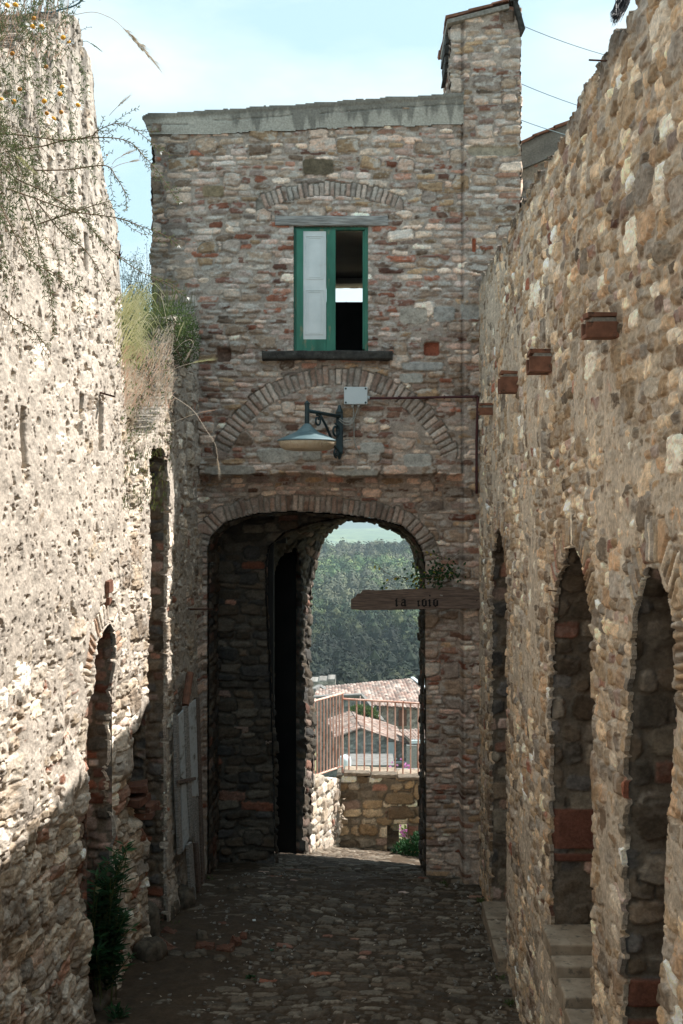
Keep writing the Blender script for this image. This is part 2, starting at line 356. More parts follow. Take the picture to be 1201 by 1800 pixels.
M['diffuser'] = noise_mat('stained_diffuser', (.50, .40, .27), (.62, .54, .42), scale=5, rough=.4, dist=.001, stretch=(6, 6, .6), c3=(.25, .12, .05), s3=5, p3=(.56, .72))
M['plastic'] = noise_mat('grey_plastic', (.56, .62, .64), (.64, .69, .70), scale=3, rough=.4, dist=.0005)
M['cable'] = noise_mat('cable_sheath', (.30, .29, .26), (.45, .43, .38), scale=10, rough=.6)
M['blackcable'] = noise_mat('dark_cable', (.06, .12, .14), (.08, .15, .17), scale=10, rough=.6)
M['conduit'] = noise_mat('brown_conduit', (.045, .012, .014), (.085, .025, .025), scale=12, rough=.5)
M['terra'] = noise_mat('terracotta', (.13, .062, .040), (.25, .115, .072), scale=14, rough=.85, dist=.003, c3=(.045, .03, .022), s3=9, p3=(.56, .66))
M['mortar'] = noise_mat('mortar', (.16, .15, .13), (.30, .28, .25), scale=30, rough=.95, dist=.006)
M['rail'] = noise_mat('rusty_pink_paint', (.58, .30, .22), (.80, .57, .48), scale=9, rough=.6, dist=.001, stretch=(1, 1, .6), c3=(.36, .11, .05), s3=14, p3=(.58, .68))
M['rust'] = noise_mat('rusty_iron', (.035, .015, .01), (.11, .05, .03), scale=20, rough=.9)
M['slab'] = noise_mat('stone_slab', (.23, .18, .13), (.40, .33, .25), scale=7, rough=.85, dist=.005, c3=(.10, .09, .075), s3=16, p3=(.55, .7))
M['panel'] = noise_mat('faded_panel', (.42, .45, .46), (.62, .66, .68), scale=5, rough=.8, dist=.002, stretch=(1, 1, 2), c3=(.12, .11, .085), s3=5, p3=(.5, .7))
M['brick'] = noise_mat('loose_brick', (.10, .045, .030), (.20, .095, .062), scale=14, rough=.9, dist=.004, c3=(.30, .25, .20), s3=20, p3=(.6, .72))
M['rock'] = noise_mat('loose_rock', (.06, .048, .036), (.17, .14, .105), scale=14, rough=.9, dist=.008, bump=.8)
M['stem'] = noise_mat('plant_stem', (.09, .075, .03), (.17, .10, .06), scale=20, rough=.7)
M['gstem'] = noise_mat('green_stem', (.07, .10, .03), (.14, .15, .06), scale=20, rough=.7)
M['leaf_grey'] = leaf_mat('small_grey_leaves', (.07, .11, .035), (.20, .23, .11), .3)
M['leaf_dark'] = leaf_mat('dark_leaves', (.012, .05, .018), (.035, .105, .035), .25)
M['leaf_bush'] = leaf_mat('bush_leaves', (.05, .09, .025), (.13, .18, .06), .3)
M['grass_pale'] = leaf_mat('pale_grass', (.42, .43, .20), (.68, .64, .42), .3)
M['grass_pink'] = leaf_mat('dry_pink_grass', (.48, .30, .20), (.68, .50, .40), .3)
M['grass_straw'] = leaf_mat('straw_grass', (.45, .36, .25), (.70, .62, .52), .3)
M['grass_green'] = leaf_mat('green_grass', (.05, .085, .02), (.17, .19, .06), .3)
M['petal'] = leaf_mat('white_petals', (.75, .76, .72), (.85, .85, .82), .3)
M['pollen'] = noise_mat('yellow_disc', (.55, .22, .02), (.80, .42, .04), scale=60, rough=.8)
M['pollen_brown'] = noise_mat('brown_disc', (.30, .12, .02), (.50, .24, .04), scale=60, rough=.8)
M['pink'] = leaf_mat('pink_petals', (.55, .15, .45), (.75, .35, .65), .3)
M['yellowleaf'] = leaf_mat('yellow_leaves', (.25, .30, .04), (.55, .45, .06), .4)
M['black_hair'] = noise_mat('black_strands', (.010, .008, .010), (.025, .018, .02), scale=30, rough=.5)
M['ink'] = noise_mat('black_lettering', (.004, .004, .005), (.008, .008, .009), scale=20, rough=.6)
M['soil'] = noise_mat('dry_soil', (.12, .09, .06), (.26, .21, .15), scale=8, rough=1, dist=.02)

# ------------------------------------------------------------ small mesh builder
class MB:
    def __init__(s): s.v = []; s.f = []
    def add(s, vs, fs):
        n = len(s.v); s.v += [tuple(p) for p in vs]; s.f += [tuple(i + n for i in f) for f in fs]; return s
    def box(s, c, size, rot=None, jit=0, rng=random):
        x, y, z = size[0] / 2, size[1] / 2, size[2] / 2
        vs = [Vector((sx * x, sy * y, sz * z)) for sz in (-1, 1) for sy in (-1, 1) for sx in (-1, 1)]
        if jit: vs = [p + Vector([rng.uniform(-jit, jit) for _ in range(3)]) for p in vs]
        if rot is not None: vs = [rot @ p for p in vs]
        c = Vector(c)
        return s.add([p + c for p in vs], [(0, 2, 3, 1), (4, 5, 7, 6), (0, 1, 5, 4), (2, 6, 7, 3), (0, 4, 6, 2), (1, 3, 7, 5)])
    def bar(s, a, b, w, t, up=Vector((0, 0, 1))):
        a = Vector(a); b = Vector(b); d = (b - a); ln = d.length; d.normalize()
        sx = d.cross(up); sx = sx.normalized() if sx.length > 1e-4 else Vector((1, 0, 0)); u = sx.cross(d)
        m = Matrix((sx, d, u)).transposed()
        return s.box((a + b) / 2, (w, ln, t), m)
    def tube(s, pts, r, n=6, cap=True):
        pts = [Vector(p) for p in pts]; rs = r if isinstance(r, (list, tuple)) else [r] * len(pts)
        base = len(s.v); up = Vector((.13, .21, .97)).normalized()
        for i, p in enumerate(pts):
            d = (pts[min(i + 1, len(pts) - 1)] - pts[max(i - 1, 0)]).normalized()
            a = d.cross(up)
            if a.length < 1e-3: a = d.cross(Vector((1, 0, 0)))
            a.normalize(); b = a.cross(d); up = b if b.dot(up) > 0 else -b
            b = up; 
            for k in range(n):
                t = 2 * math.pi * k / n; s.v.append(tuple(p + (a * math.cos(t) + b * math.sin(t)) * rs[i]))
        for i in range(len(pts) - 1):
            for k in range(n):
                q = base + i * n; s.f.append((q + k, q + (k + 1) % n, q + n + (k + 1) % n, q + n + k))
        if cap:
            s.f.append(tuple(base + k for k in range(n))[::-1]); s.f.append(tuple(base + (len(pts) - 1) * n + k for k in range(n)))
        return s
    def lathe(s, c, prof, n=40, ax=None):
        base = len(s.v); c = Vector(c)
        for r, z in prof:
            for k in range(n):
                t = 2 * math.pi * k / n; p = Vector((r * math.cos(t), r * math.sin(t), z))
                if ax is not None: p = ax @ p
                s.v.append(tuple(c + p))
        for i in range(len(prof) - 1):
            for k in range(n):
                q = base + i * n; s.f.append((q + k, q + (k + 1) % n, q + n + (k + 1) % n, q + n + k))
        return s
    def prism(s, poly, d):          # poly: list of 3D points, d: extrusion
        n = len(poly); d = Vector(d); a = [Vector(p) for p in poly]; b = [p + d for p in a]
        return s.add(a + b, [tuple(range(n))[::-1], tuple(range(n, 2 * n))] + [(i, (i + 1) % n, n + (i + 1) % n, n + i) for i in range(n)])
    def leaf(s, p, d, nrm, L, W):
        p = Vector(p); d = Vector(d).normalized(); a = d.cross(Vector(nrm))
        if a.length < 1e-3: a = d.cross(Vector((.3, .9, .1)))
        a.normalize(); n2 = a.cross(d)
        return s.add([p, p + d * L * .45 + a * W / 2 + n2 * W * .12, p + d * L, p + d * L * .45 - a * W / 2 + n2 * W * .12, p + d * L * .5 - n2 * W * .1], [(0, 4, 1), (1, 4, 2), (2, 4, 3), (3, 4, 0)])
    def blade(s, pts, w, nrm=Vector((0, -1, 0))):
        pts = [Vector(p) for p in pts]; base = len(s.v); n = len(pts)
        for i, p in enumerate(pts):
            d = (pts[min(i + 1, n - 1)] - pts[max(i - 1, 0)]).normalized(); a = d.cross(nrm)
            a = a.normalized() if a.length > 1e-4 else Vector((1, 0, 0))
            ww = w * (1 - .85 * i / (n - 1)) / 2; s.v.append(tuple(p + a * ww)); s.v.append(tuple(p - a * ww))
        for i in range(n - 1): s.f.append((base + 2 * i, base + 2 * i + 1, base + 2 * i + 3, base + 2 * i + 2))
        return s
    def build(s, name, mat, parent=None, bevel=0, smooth=False, loc=None):
        me = bpy.data.meshes.new(name); me.from_pydata(s.v, [], s.f); me.validate(); me.update()
        if smooth:
            me.polygons.foreach_set('use_smooth', [True] * len(me.polygons))
        o = link(name, me, parent, [mat])
        if loc is not None:          # origin of a one-mesh thing at its base
            me.transform(Matrix.Translation(-Vector(loc))); o.location = o.location + Vector(loc)
        if bevel:
            b = o.modifiers.new('bevel', 'BEVEL'); b.width = bevel; b.segments = 2; b.limit_method = 'ANGLE'; b.harden_normals = False
        return o
def copy_tree(o, parent=None):
    c = o.copy(); col_.objects.link(c); c.parent = parent
    for ch in o.children: copy_tree(ch, c)
    return c
# ============================================================ THE SETTING
def lerp_pts(y, tab):
    return np.interp(y, [t[0] for t in tab], [t[1] for t in tab])
FLOOR = [(-9, -1.3), (0, -1.6), (3, -1.7), (5, -2.55), (7, -3.55), (8.3, -4.12), (9, -4.20), (12.5, -4.20), (13.5, -4.36), (15.5, -4.92), (16.2, -5.03), (17, -5.23), (20, -5.5)]
def floor_z(x, y): return lerp_pts(y, FLOOR) - .035 * x * (y < 12.5) - .10 * x * sst(13, 15, np.asarray(y, float)) + .04 * (fbm(np.asarray(x) * .9, np.asarray(y) * .9, 77, 3) - .5)

def wall_left_x(Y): return -1.73 - .11 * (12.5 - Y)

# -- alley floor: worn cobbles in trodden earth
us = np.arange(-3.2, 2.3, .014); vs = np.concatenate([np.arange(-8, 6.5, .15), np.arange(6.5, 13.6, .014), np.arange(13.6, 17.2, .03)])
U, V = np.meshgrid(us, vs)
h, c = masonry(U, V, 501, rows=(.05, .10), asp=(1.4, 3.0), brick=.02, big=.15, bigsize=(.14, .26, .08, .13), pal=np.array([(.10, .083, .064), (.16, .130, .098), (.11, .088, .066), (.22, .19, .15), (.13, .098, .07)]),
               mcol=(.068, .047, .030), relief=.026, cover=lambda u, v: .30 + .55 * sst(.50, .72, fbm(u * 1.2, v * 1.2, 505, 3)) + .8 * sst(-.9, -1.5, u), smear=.10, rough=1.7, wob=.3, rag=.45, smcol=(.22, .20, .17), con=1.0)
base = np.stack([U, V, floor_z(U, V)], -1)
ground = grid_obj('alley_ground', base, np.array((0, 0, 1.0)), h * .9, c, M['ground']); tag(ground, kind='structure')

# ------------------------------------------------------------ GATEHOUSE
FY = 12.5
gate = empty('gatehouse', (0, FY, -4.2), 'tall stone and brick gatehouse spanning the alley with an arched passage and a green window', 'gatehouse')
S = FY / F
def fx(x): return (x - 632) * S
def fz(y): return -(y - 877) * S
RY = 12.72; SR = RY / F
O1 = [(365, 1700), (365, 1000), (364, 965), (372, 940), (396, 917), (448, 902), (513, 898), (600, 903), (665, 912), (708, 924), (730, 945), (743, 967), (748, 993), (750, 1700)]
O1m = [((x - 632) * SR, -(y - 877) * SR) for x, y in O1]
WIN = (fx(516), fx(648), fz(619), fz(397))
us = np.arange(-2.33, 1.82, .0105); vs = np.arange(-4.5, 5.45, .0105)
U, V, base = sheet_axes((0, FY, 0), (1, 0, 0), (0, 0, 1), us, vs)
def brick_f(u, v):
    p = .30 + .25 * vn(u * 1.5, v * 1.5, 9)
    jam = (((u > WIN[0] - .38) & (u < WIN[0])) | ((u > WIN[1]) & (u < WIN[1] + .34))) & (v > 1.55) & (v < 3.05)
    p = np.where(jam, .9, p)
    p = np.where((v < .75) & (v > .25), .5, p)
    p = np.where(u > 1.13, np.where(v < 0, .42, .22), p)
    p = np.where((u < -1.9), .10, p)
    p = np.where((u > .74) & (u < 1.13) & (v < -.9), .45, p)
    return p
def big_f(u, v):
    p = np.full(np.shape(u), .34)
    jam = (u > WIN[0] - .40) & (u < WIN[1] + .36) & (v > 1.5) & (v < 3.4)
    p = np.where(jam, .05, p); p = np.where(u > 1.13, .62, p); p = np.where(u < -1.9, .75, p)
    return p
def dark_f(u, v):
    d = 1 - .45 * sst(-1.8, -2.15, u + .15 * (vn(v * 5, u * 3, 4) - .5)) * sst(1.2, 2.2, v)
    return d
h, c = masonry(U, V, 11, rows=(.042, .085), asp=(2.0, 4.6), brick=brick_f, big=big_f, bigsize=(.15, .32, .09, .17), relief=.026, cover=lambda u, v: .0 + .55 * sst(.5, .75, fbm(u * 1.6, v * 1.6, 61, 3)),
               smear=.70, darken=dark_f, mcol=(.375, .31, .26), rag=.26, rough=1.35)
# relieving arch over the window, big blind arch below the sill, arch ring of the passage
def arc(cx, cy, r, a0, a1, n=26): return [((cx + r * math.sin(R(a)) - 632) * S, -(cy - r * math.cos(R(a)) - 877) * S) for a in np.linspace(a0, a1, n)]
ARCB = np.array([(.42, .29, .23), (.45, .35, .29), (.38, .29, .24), (.43, .36, .31), (.38, .25, .19), (.47, .38, .32)])
h, c = poly_ring(U, V, h, c, arc(581, 658, 314, -21.5, 21.5), .165, .056, 21, ARCB * 1.06, relief=.014)
h, c = poly_ring(U, V, h, c, arc(588, 880, 203, -66, 68, 40), .21, .064, 22, ARCB * 1.05, relief=.014)
rec = (V < .275 + .03 * (vn(U * 6, V * 0, 5) - .5)) & (U > -1.76) & (U < 1.12)
h, c = poly_ring(U, V, h, c, O1m[1:-1], .19, .062, 23, ARCB * .9, relief=.016)
h = np.where(rec, h - .225, h); led = (V >= .275 + .03 * (vn(U * 6, V * 0, 5) - .5)) & (V < .40) & (U > -1.76) & (U < 1.12); h = h + np.where(led, .035, 0)
h = h + np.where(U > 1.13 + .012 * (vn(V * 9, V * 0, 8) - .5), .045, 0.0)
seam = np.exp(-((U - 1.135) / .012) ** 2) * (V > -4.5); h = h - .04 * seam; c = c * (1 - .35 * seam[..., None])
def stone_patch(x0, x1, y0, y1, colr, dep):
    global h, c
    a, b, lo, hi = fx(x0), fx(x1), fz(y1), fz(y0)
    q = (np.abs((U - (a + b) / 2) / ((b - a) / 2)) ** 5 + np.abs((V - (lo + hi) / 2) / ((hi - lo) / 2)) ** 5) ** .2 + .12 * (vn(U * 25, V * 25, 3) - .5)
    m = sst(1.02, .92, q); h = h * (1 - m) + m * (dep + .010 * (fbm(U * 20, V * 20, 6, 4) - .5))
    c = c * (1 - m[..., None]) + m[..., None] * np.array(colr) * (.45 + 1.1 * fbm(U * 18, V * 24, 8, 6, .7))[..., None]
stone_patch(531, 588, 279, 309, (.13, .10, .065), .020); stone_patch(356, 394, 326, 347, (.24, .18, .11), .016)
stone_patch(702, 752, 541, 570, (.42, .37, .31), .020)
stone_patch(762, 800, 538, 566, (.36, .34, .31), .018); stone_patch(704, 780, 636, 652, (.40, .39, .37), .022)
stone_patch(702, 745, 656, 674, (.42, .40, .36), .022); stone_patch(810, 842, 534, 562, (.36, .34, .31), .02)
stone_patch(452, 526, 788, 814, (.42, .39, .34), .035); stone_patch(532, 566, 790, 810, (.40, .37, .32), .03)
stone_patch(632, 676, 778, 798, (.44, .42, .38), .03); stone_patch(708, 760, 798, 820, (.45, .43, .39), .035)
stone_patch(585, 668, 824, 838, (.44, .41, .36), .045); stone_patch(360, 450, 818, 836, (.33, .30, .26), .045)
stone_patch(829, 836, 420, 445, (.40, .12, .06), .02); stone_patch(380, 406, 610, 636, (.26, .17, .13), -.11)
stone_patch(745, 773, 601, 625, (.30, .10, .06), -.05); stone_patch(820, 912, 258, 276, (.33, .28, .21), .02)
stone_patch(640, 700, 700, 700.5, (.4, .4, .4), .0)
Vc = fc(V); Uc = fc(U); nzv = fc(vn(V * 11, V * 0, 41)) - .5; nzb = fc(vn(V * 4, V * 0 + 3, 42)) - .5
inw = (Uc > WIN[0]) & (Uc < WIN[1]) & (Vc > WIN[2]) & (Vc < WIN[3])
ing = in_poly(Uc, Vc, O1m)
edge = (Uc > -2.275 + .035 * nzv + .04 * nzb) & (Uc < 1.762 + .02 * nzv)
slope_top = lambda u: 4.13 + (4.32 - 4.13) * (u + 2.3) / 3.4
keep_w = edge & ~inw & ~ing & ((Vc < slope_top(Uc)) | ((Uc > 1.0) & (Vc < 4.46)))
front = grid_obj('front_wall', base, np.array((0, -1.0, 0)), h, c, M['masonry'], gate, keep_w, rim=(0, .16, 0))
chim_top = 5.26 + (Uc - 1.0) * .20
keep_c = (Uc > 1.0 + .02 * nzv) & (Uc < 1.762 + .02 * nzv) & (Vc > 4.46 - .0001) & (Vc < chim_top)
chimney = grid_obj('chimney', base, np.array((0, -1.0, 0)), h, c, M['masonry'], gate, keep_c, rim=(0, .10, 0))

def plane_sheet(name, o, eu, ev, nrm, u0, u1, v0, v1, st, parent, seed, keepf=None, rim=None, mat='masonry', **kw):
    us = np.arange(u0, u1 + st * .5, st); vs = np.arange(v0, v1 + st * .5, st)
    U, V, base = sheet_axes(o, eu, ev, us, vs); h, c = masonry(U, V, seed, **kw)
    k = None if keepf is None else keepf(fc(U), fc(V))
    return grid_obj(name, base, np.array(nrm, float), h, c, M[mat], parent, k, rim)
# chimney flanks, gatehouse flanks and back
plane_sheet('chimney_side', (1.762, FY - .035, 0), (0, 1, 0), (0, 0, 1), (1, 0, 0), 0, .9, 4.4, 5.40, .014, gate, 31, big=.4)
plane_sheet('chimney_side', (1.0, FY + .02, 0), (0, 1, 0), (0, 0, 1), (-1, 0, 0), 0, .9, 4.2, 5.24, .014, gate, 32, big=.4)
plane_sheet('chimney_side', (0, FY + .9, 0), (1, 0, 0), (0, 0, 1), (0, 1, 0), 1.0, 1.762, 4.2, 5.3, .03, gate, 33, big=.4)
plane_sheet('side_wall', (1.762, FY - .035, 0), (0, 1, 0), (0, 0, 1), (1, 0, 0), 0, 3.05, -4.6, 4.42, .02, gate, 34, big=.4, relief=.03)
plane_sheet('side_wall', (-2.275, FY + .01, 0), (0, 1, 0), (0, 0, 1), (-1, 0, 0), 0, 3.0, -4.6, 4.15, .03, gate, 35, big=.4)
O3 = [(541, 1700), (543, 1480), (546, 1400), (551, 1330), (550, 1250), (541, 1150), (545, 1050), (553, 985), (572, 940), (600, 918), (625, 908), (660, 912), (700, 935), (725, 955), (733, 985), (745, 1020), (752, 1100), (753, 1700)]
O2 = [(482, 1700), (482, 1535), (480, 1380), (474, 1200), (466, 1040), (466, 990), (472, 960), (500, 935), (548, 918), (600, 909), (650, 909), (700, 915), (735, 945), (748, 985), (754, 1040), (755, 1700)]
def at(poly, Y): return [((x - 632) / F * Y, -(y - 877) / F * Y) for x, y in poly]
Y2, Y3 = 13.5, 15.5
O2m, O3m = at(O2, Y2), at(O3, Y3)
plane_sheet('back_wall', (0, Y3, 0), (1, 0, 0), (0, 0, 1), (0, 1, 0), -2.275, 1.76, -5.2, 4.3, .03, gate, 36,
            keepf=lambda u, v: ~in_poly(u, v, O3m) & ~((u > -1.2) & (u < .9) & (v > 2.66) & (v < 2.88)), rim=(0, -.12, 0), big=.4)
# the inner arch where the passage narrows
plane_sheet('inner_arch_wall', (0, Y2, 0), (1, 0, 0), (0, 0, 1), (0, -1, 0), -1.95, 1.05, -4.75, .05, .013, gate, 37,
            keepf=lambda u, v: ~in_poly(u, v, O2m), rim=(0, .1, 0), rows=(.07, .13), asp=(1.8, 4), brick=.12, big=.3, bigsize=(.2, .38, .1, .17), pal=DARKST * .62, cover=.1, mcol=(.075, .066, .055), relief=.04, smear=.10, smcol=(.25, .23, .2))  # stone and mortar dimmed, passage shade painted into the colour
def resample(p, n):
    p = np.array(p, float); d = np.concatenate([[0], np.cumsum(np.linalg.norm(np.diff(p, axis=0), axis=1))]); s = np.linspace(0, d[-1], n)
    return np.stack([np.interp(s, d, p[:, k]) for k in range(p.shape[1])], -1), d[-1]
def loft(name, A, B, st, parent, seed, inward, shrink=0.0, mat='masonry', colf=None, keepf=None, **kw):
    """masonry lining between two outlines (3D polylines); relief grows towards the point inward"""
    L0 = resample(A, 10)[1]; n = int(L0 / st); a, la = resample(A, n); b, lb = resample(B, n)
    dep = np.linalg.norm(np.array(B).mean(0) - np.array(A).mean(0)); m = max(3, int(dep / st))
    t = np.linspace(0, 1, m)[None, :, None]; base = a[:, None, :] * (1 - t) + b[:, None, :] * t
    ds = np.gradient(base, axis=0); dt = np.gradient(base, axis=1); nr = np.cross(ds, dt); nr /= np.linalg.norm(nr, axis=-1, keepdims=True) + 1e-9
    if ((np.array(inward) - base) * nr).sum(-1).mean() < 0: nr = -nr
    for _ in range(4): nr[1:-1] = (nr[:-2] + nr[1:-1] * 2 + nr[2:]) / 4
    nr /= np.linalg.norm(nr, axis=-1, keepdims=True) + 1e-9
    base = base + nr * shrink
    U, V = np.meshgrid(np.linspace(0, dep, m), np.linspace(0, la, n))
    h, c = masonry(U, V, seed, **kw)
    if colf: h, c = colf(U, V, base, h, c)
    f_ = sst(.0, .05, U); h = h * f_ + (1 - f_) * .004
    return grid_obj(name, base, nr, h, c, M[mat], parent, None if keepf is None else keepf((base[:-1, :-1] + base[1:, 1:]) / 2))
def p3(poly, Y): return [(x, Y, z) for x, z in poly]
KWP = dict(rows=(.07, .13), asp=(1.8, 4), brick=.18, big=.3, bigsize=(.2, .38, .1, .17), pal=DARKST * .58, bpal=BRICK * .6, cover=.15, mcol=(.07, .06, .05), relief=.035, smear=.10, smcol=(.2, .18, .16))  # shaded copies of the stone and brick palettes, painting in the passage gloom
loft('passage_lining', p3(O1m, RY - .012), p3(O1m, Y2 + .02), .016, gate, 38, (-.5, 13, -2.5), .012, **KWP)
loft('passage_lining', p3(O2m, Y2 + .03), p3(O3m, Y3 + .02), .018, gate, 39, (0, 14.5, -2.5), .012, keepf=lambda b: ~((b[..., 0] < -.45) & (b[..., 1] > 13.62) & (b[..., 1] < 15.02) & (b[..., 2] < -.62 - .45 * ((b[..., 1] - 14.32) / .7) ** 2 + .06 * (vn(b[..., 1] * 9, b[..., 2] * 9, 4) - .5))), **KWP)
# side room off the passage on the left, its darkness painted near-black
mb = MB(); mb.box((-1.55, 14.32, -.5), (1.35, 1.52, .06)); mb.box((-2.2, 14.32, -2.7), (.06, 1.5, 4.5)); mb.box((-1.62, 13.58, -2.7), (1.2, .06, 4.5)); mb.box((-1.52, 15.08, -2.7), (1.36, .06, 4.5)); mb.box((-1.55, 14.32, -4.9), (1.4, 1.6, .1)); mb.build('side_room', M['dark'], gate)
# roof slab and weathered concrete edge beam
mb = MB(); mb.prism([(-2.25, FY + .2, 4.06), (1.0, FY + .2, 4.26), (1.0, FY + .2, 4.40), (-2.25, FY + .2, 4.18)], (0, 2.85, 0)); mb.build('roof_slab', M['concrete'], gate)
us = np.arange(-2.44, 1.16, .012); vs = np.arange(4.0, 4.6, .012); U, V, base = sheet_axes((0, FY - .03, 0), (1, 0, 0), (0, 0, 1), us, vs)
BEAM = [(fx(268), fz(246)), (fx(251), fz(208)), (fx(262), fz(201)), (fx(330), fz(198)), (fx(815), fz(165)), (fx(815), fz(219)), (fx(600), fz(226)), (fx(420), fz(233))]
Uc, Vc = fc(U), fc(V); kb = in_poly(Uc + .0, Vc + .018 * (vn(Uc * 7, Vc * 0, 3) - .5) + .008 * (vn(Uc * 30, Vc * 0, 4) - .5), BEAM)
top = fz(203) + (fz(165) - fz(203)) * (U + 2.38) / 3.52
run = .04 + .26 * fbm(U * 14, U * 0, 51, 4) ** 2 * 2.2 * sst(-1.9, -.9, U)
stain = sst(.05, -.05, top - V - run) * .75; crack = np.exp(-((V - (top - .12 - .05 * (fbm(U * 4, U * 0, 52, 4) - .5))) / .006) ** 2) * (vn(U * 1.7, U * 0, 53) > .35)
lip = sst(.035, .02, top - V) * .3
cb = np.array((.40, .365, .31)) * (.8 + .4 * fbm(U * 5, V * 9, 54, 5))[..., None]
cb = cb * (1 - stain[..., None] * .62) * (1 - crack[..., None] * .45) * (1 - .45 * sst(-2.05, -2.25, U + .1 * (vn(V * 9, V * 0, 5) - .5)))[..., None]
hb = .006 * (fbm(U * 6, V * 6, 55, 5) - .5) - .012 * crack + .012 * lip + .01 * (V > top - .045)
grid_obj('edge_beam', base, np.array((0, -1.0, 0)), hb, cb, M['masonry'], gate, kb, rim=(0, .34, 0))
# chimney cap: tilted tiles with an overhang, a ridge tile standing at the high end
capd = Vector((fx(906), 0, fz(6))) - Vector((fx(783), 0, fz(36))); ang = math.atan2(capd.z, capd.x)
rotc = Matrix.Rotation(-ang, 3, 'Y')
mb = MB(); rr_ = random.Random(3); q = Vector((fx(783), 0, fz(38)))
ex = capd.normalized()
for k in range(5):
    for j, t in enumerate((0, .24, .5)):
        ln = .27; cpt = q + ex * (t + ln / 2 + rr_.uniform(-.01, .01)) + Vector((0, FY - .12 + k * .24 + .11, .012 * j + rr_.uniform(-.004, .004)))
        mb.box(cpt, (ln, .235, .028), rotc, .006, rr_)
cap = mb.build('chimney_cap', M['terra'], gate)
mb = MB(); mb.box(q + ex * .36 + Vector((0, FY + .40, -.045)), (.70, 1.02, .05), rotc, .008, rr_); mb.build('cap_mortar_bed', M['mortar'], gate)
mb = MB(); mb.box((fx(909), FY - .03, fz(32)), (.045, .22, .36), Matrix.Rotation(R(-14), 3, 'Y'), .01, rr_); mb.box((fx(900), FY - .08, fz(7)), (.10, .12, .05), rotc, .01, rr_)
mb.build('cap_end_tile', M['slate'], gate)
for k in range(4): MB().box((fx(787) + rr_.uniform(-.01, .01), FY + .35 + .02 * k, fz(62 + 16 * k)), (.045, .5, .09), Matrix.Rotation(R(rr_.uniform(-4, 8)), 3, 'Y'), .008, rr_).build('cap_side_tile', M['slate'], gate)
# lintel and sill of the window
def rough_beam(name, x0, x1, z0, z1, y0, y1, mat, parent, seed, amp=.008):
    us = np.linspace(x0, x1, max(8, int((x1 - x0) / .012))); rs = []
    prof = [(y1, z0), (y0, z0), (y0 - .0, z0 + (z1 - z0) * .3), (y0, z0 + (z1 - z0) * .7), (y0, z1), (y1, z1)]
    pr, _ = resample(prof, 40); U, Sx = np.meshgrid(us, np.linspace(0, 1, 40)); b = np.zeros(U.shape + (3,)); b[..., 0] = U
    b[..., 1] = pr[:, 0][:, None]; b[..., 2] = pr[:, 1][:, None]
    n = amp * 2 * (fbm(U * 8, Sx * 12, seed, 4) - .5); b[..., 1] -= n; b[..., 2] += amp * 1.6 * (fbm(U * 5, Sx * 5, seed + 3, 4) - .5)
    ids = np.arange(U.size).reshape(U.shape); q = np.stack([ids[:-1, :-1], ids[:-1, 1:], ids[1:, 1:], ids[1:, :-1]], -1).reshape(-1, 4)
    e = [tuple(ids[:, 0]), tuple(ids[::-1, -1])]
    me = bpy.data.meshes.new(name); me.from_pydata([tuple(p) for p in b.reshape(-1, 3)], [], [tuple(f) for f in q] + e); me.polygons.foreach_set('use_smooth', [True] * (len(q)) + [False] * 2); me.update()
    return link(name, me, parent, [mat])
rough_beam('lintel', fx(484), fx(682), fz(397), fz(380), FY - .028, FY + .14, M['wood_grey'], gate, 71, .010)
rough_beam('window_sill', fx(462), fx(690), fz(634), fz(619), FY - .13, FY + .14, M['slate'], gate, 72, .012)

# window: green frame, the left casement with its white panelled shutter, the right half open
wy = FY + .07
mb = MB()
z0, z1 = WIN[2], WIN[3]
mb.box((fx(519.5), wy, (z0 + z1) / 2), (.055, .07, z1 - z0 - .01)); mb.box((fx(645.5), wy, (z0 + z1) / 2), (.052, .07, z1 - z0 - .01))
mb.box(((fx(523.8) + fx(641.2)) / 2, wy, z1 - .018), (fx(641.2) - fx(523.8), .062, .030))
frame = mb.build('window', M['green'], gate, bevel=.004)
yl = wy - .045
mb = MB(); zb, zt = z0 + .008, z1 - .035
mb.box(((fx(521) + fx(533)) / 2, yl, (zb + zt) / 2), (fx(533) - fx(521), .034, zt - zb)); mb.box(((fx(574) + fx(590)) / 2, yl, (zb + zt) / 2), (fx(590) - fx(574), .034, zt - zb))
mb.box(((fx(533) + fx(574)) / 2, yl + .001, zt - .008), (fx(574) - fx(533), .030, .020)); mb.box(((fx(533) + fx(574)) / 2, yl + .001, (zb + fz(596)) / 2), (fx(574) - fx(533), .030, fz(596) - zb))
leafo = mb.build('casement', M['green'], frame, bevel=.003)
mb = MB()
cxp = (fx(533) + fx(573.5)) / 2; wp = fx(573.5) - fx(533)
mb.box((cxp, yl + .003, (fz(596) + fz(403)) / 2), (wp, .020, fz(403) - fz(596)))
for za, zb_ in ((fz(590), fz(507)), (fz(492), fz(412))):
    for k, (ins, dep) in enumerate(((.028, .006), (.058, .004))):
        x0, x1, y0, y1 = cxp - wp / 2 + ins, cxp + wp / 2 - ins, za + ins * .6, zb_ - ins * .6
        for (a, b) in (((x0, y0), (x1, y0)), ((x1, y0), (x1, y1)), ((x1, y1), (x0, y1)), ((x0, y1), (x0, y0))):
            w = .007; cx_, cz_ = (a[0] + b[0]) / 2, (a[1] + b[1]) / 2
            mb.box((cx_, yl - .0075 - dep / 2, cz_), (abs(a[0] - b[0]) + w if a[1] == b[1] else w, dep, abs(a[1] - b[1]) - w if a[0] == b[0] else w))
mb.build('shutter_panel', M['white'], frame, bevel=.002)
mb = MB(); mb.box((fx(640), FY + .16, (z0 + z1) / 2), (.03, .20, z1 - z0 - .08)); mb.build('open_casement', M['green'], frame, bevel=.003)
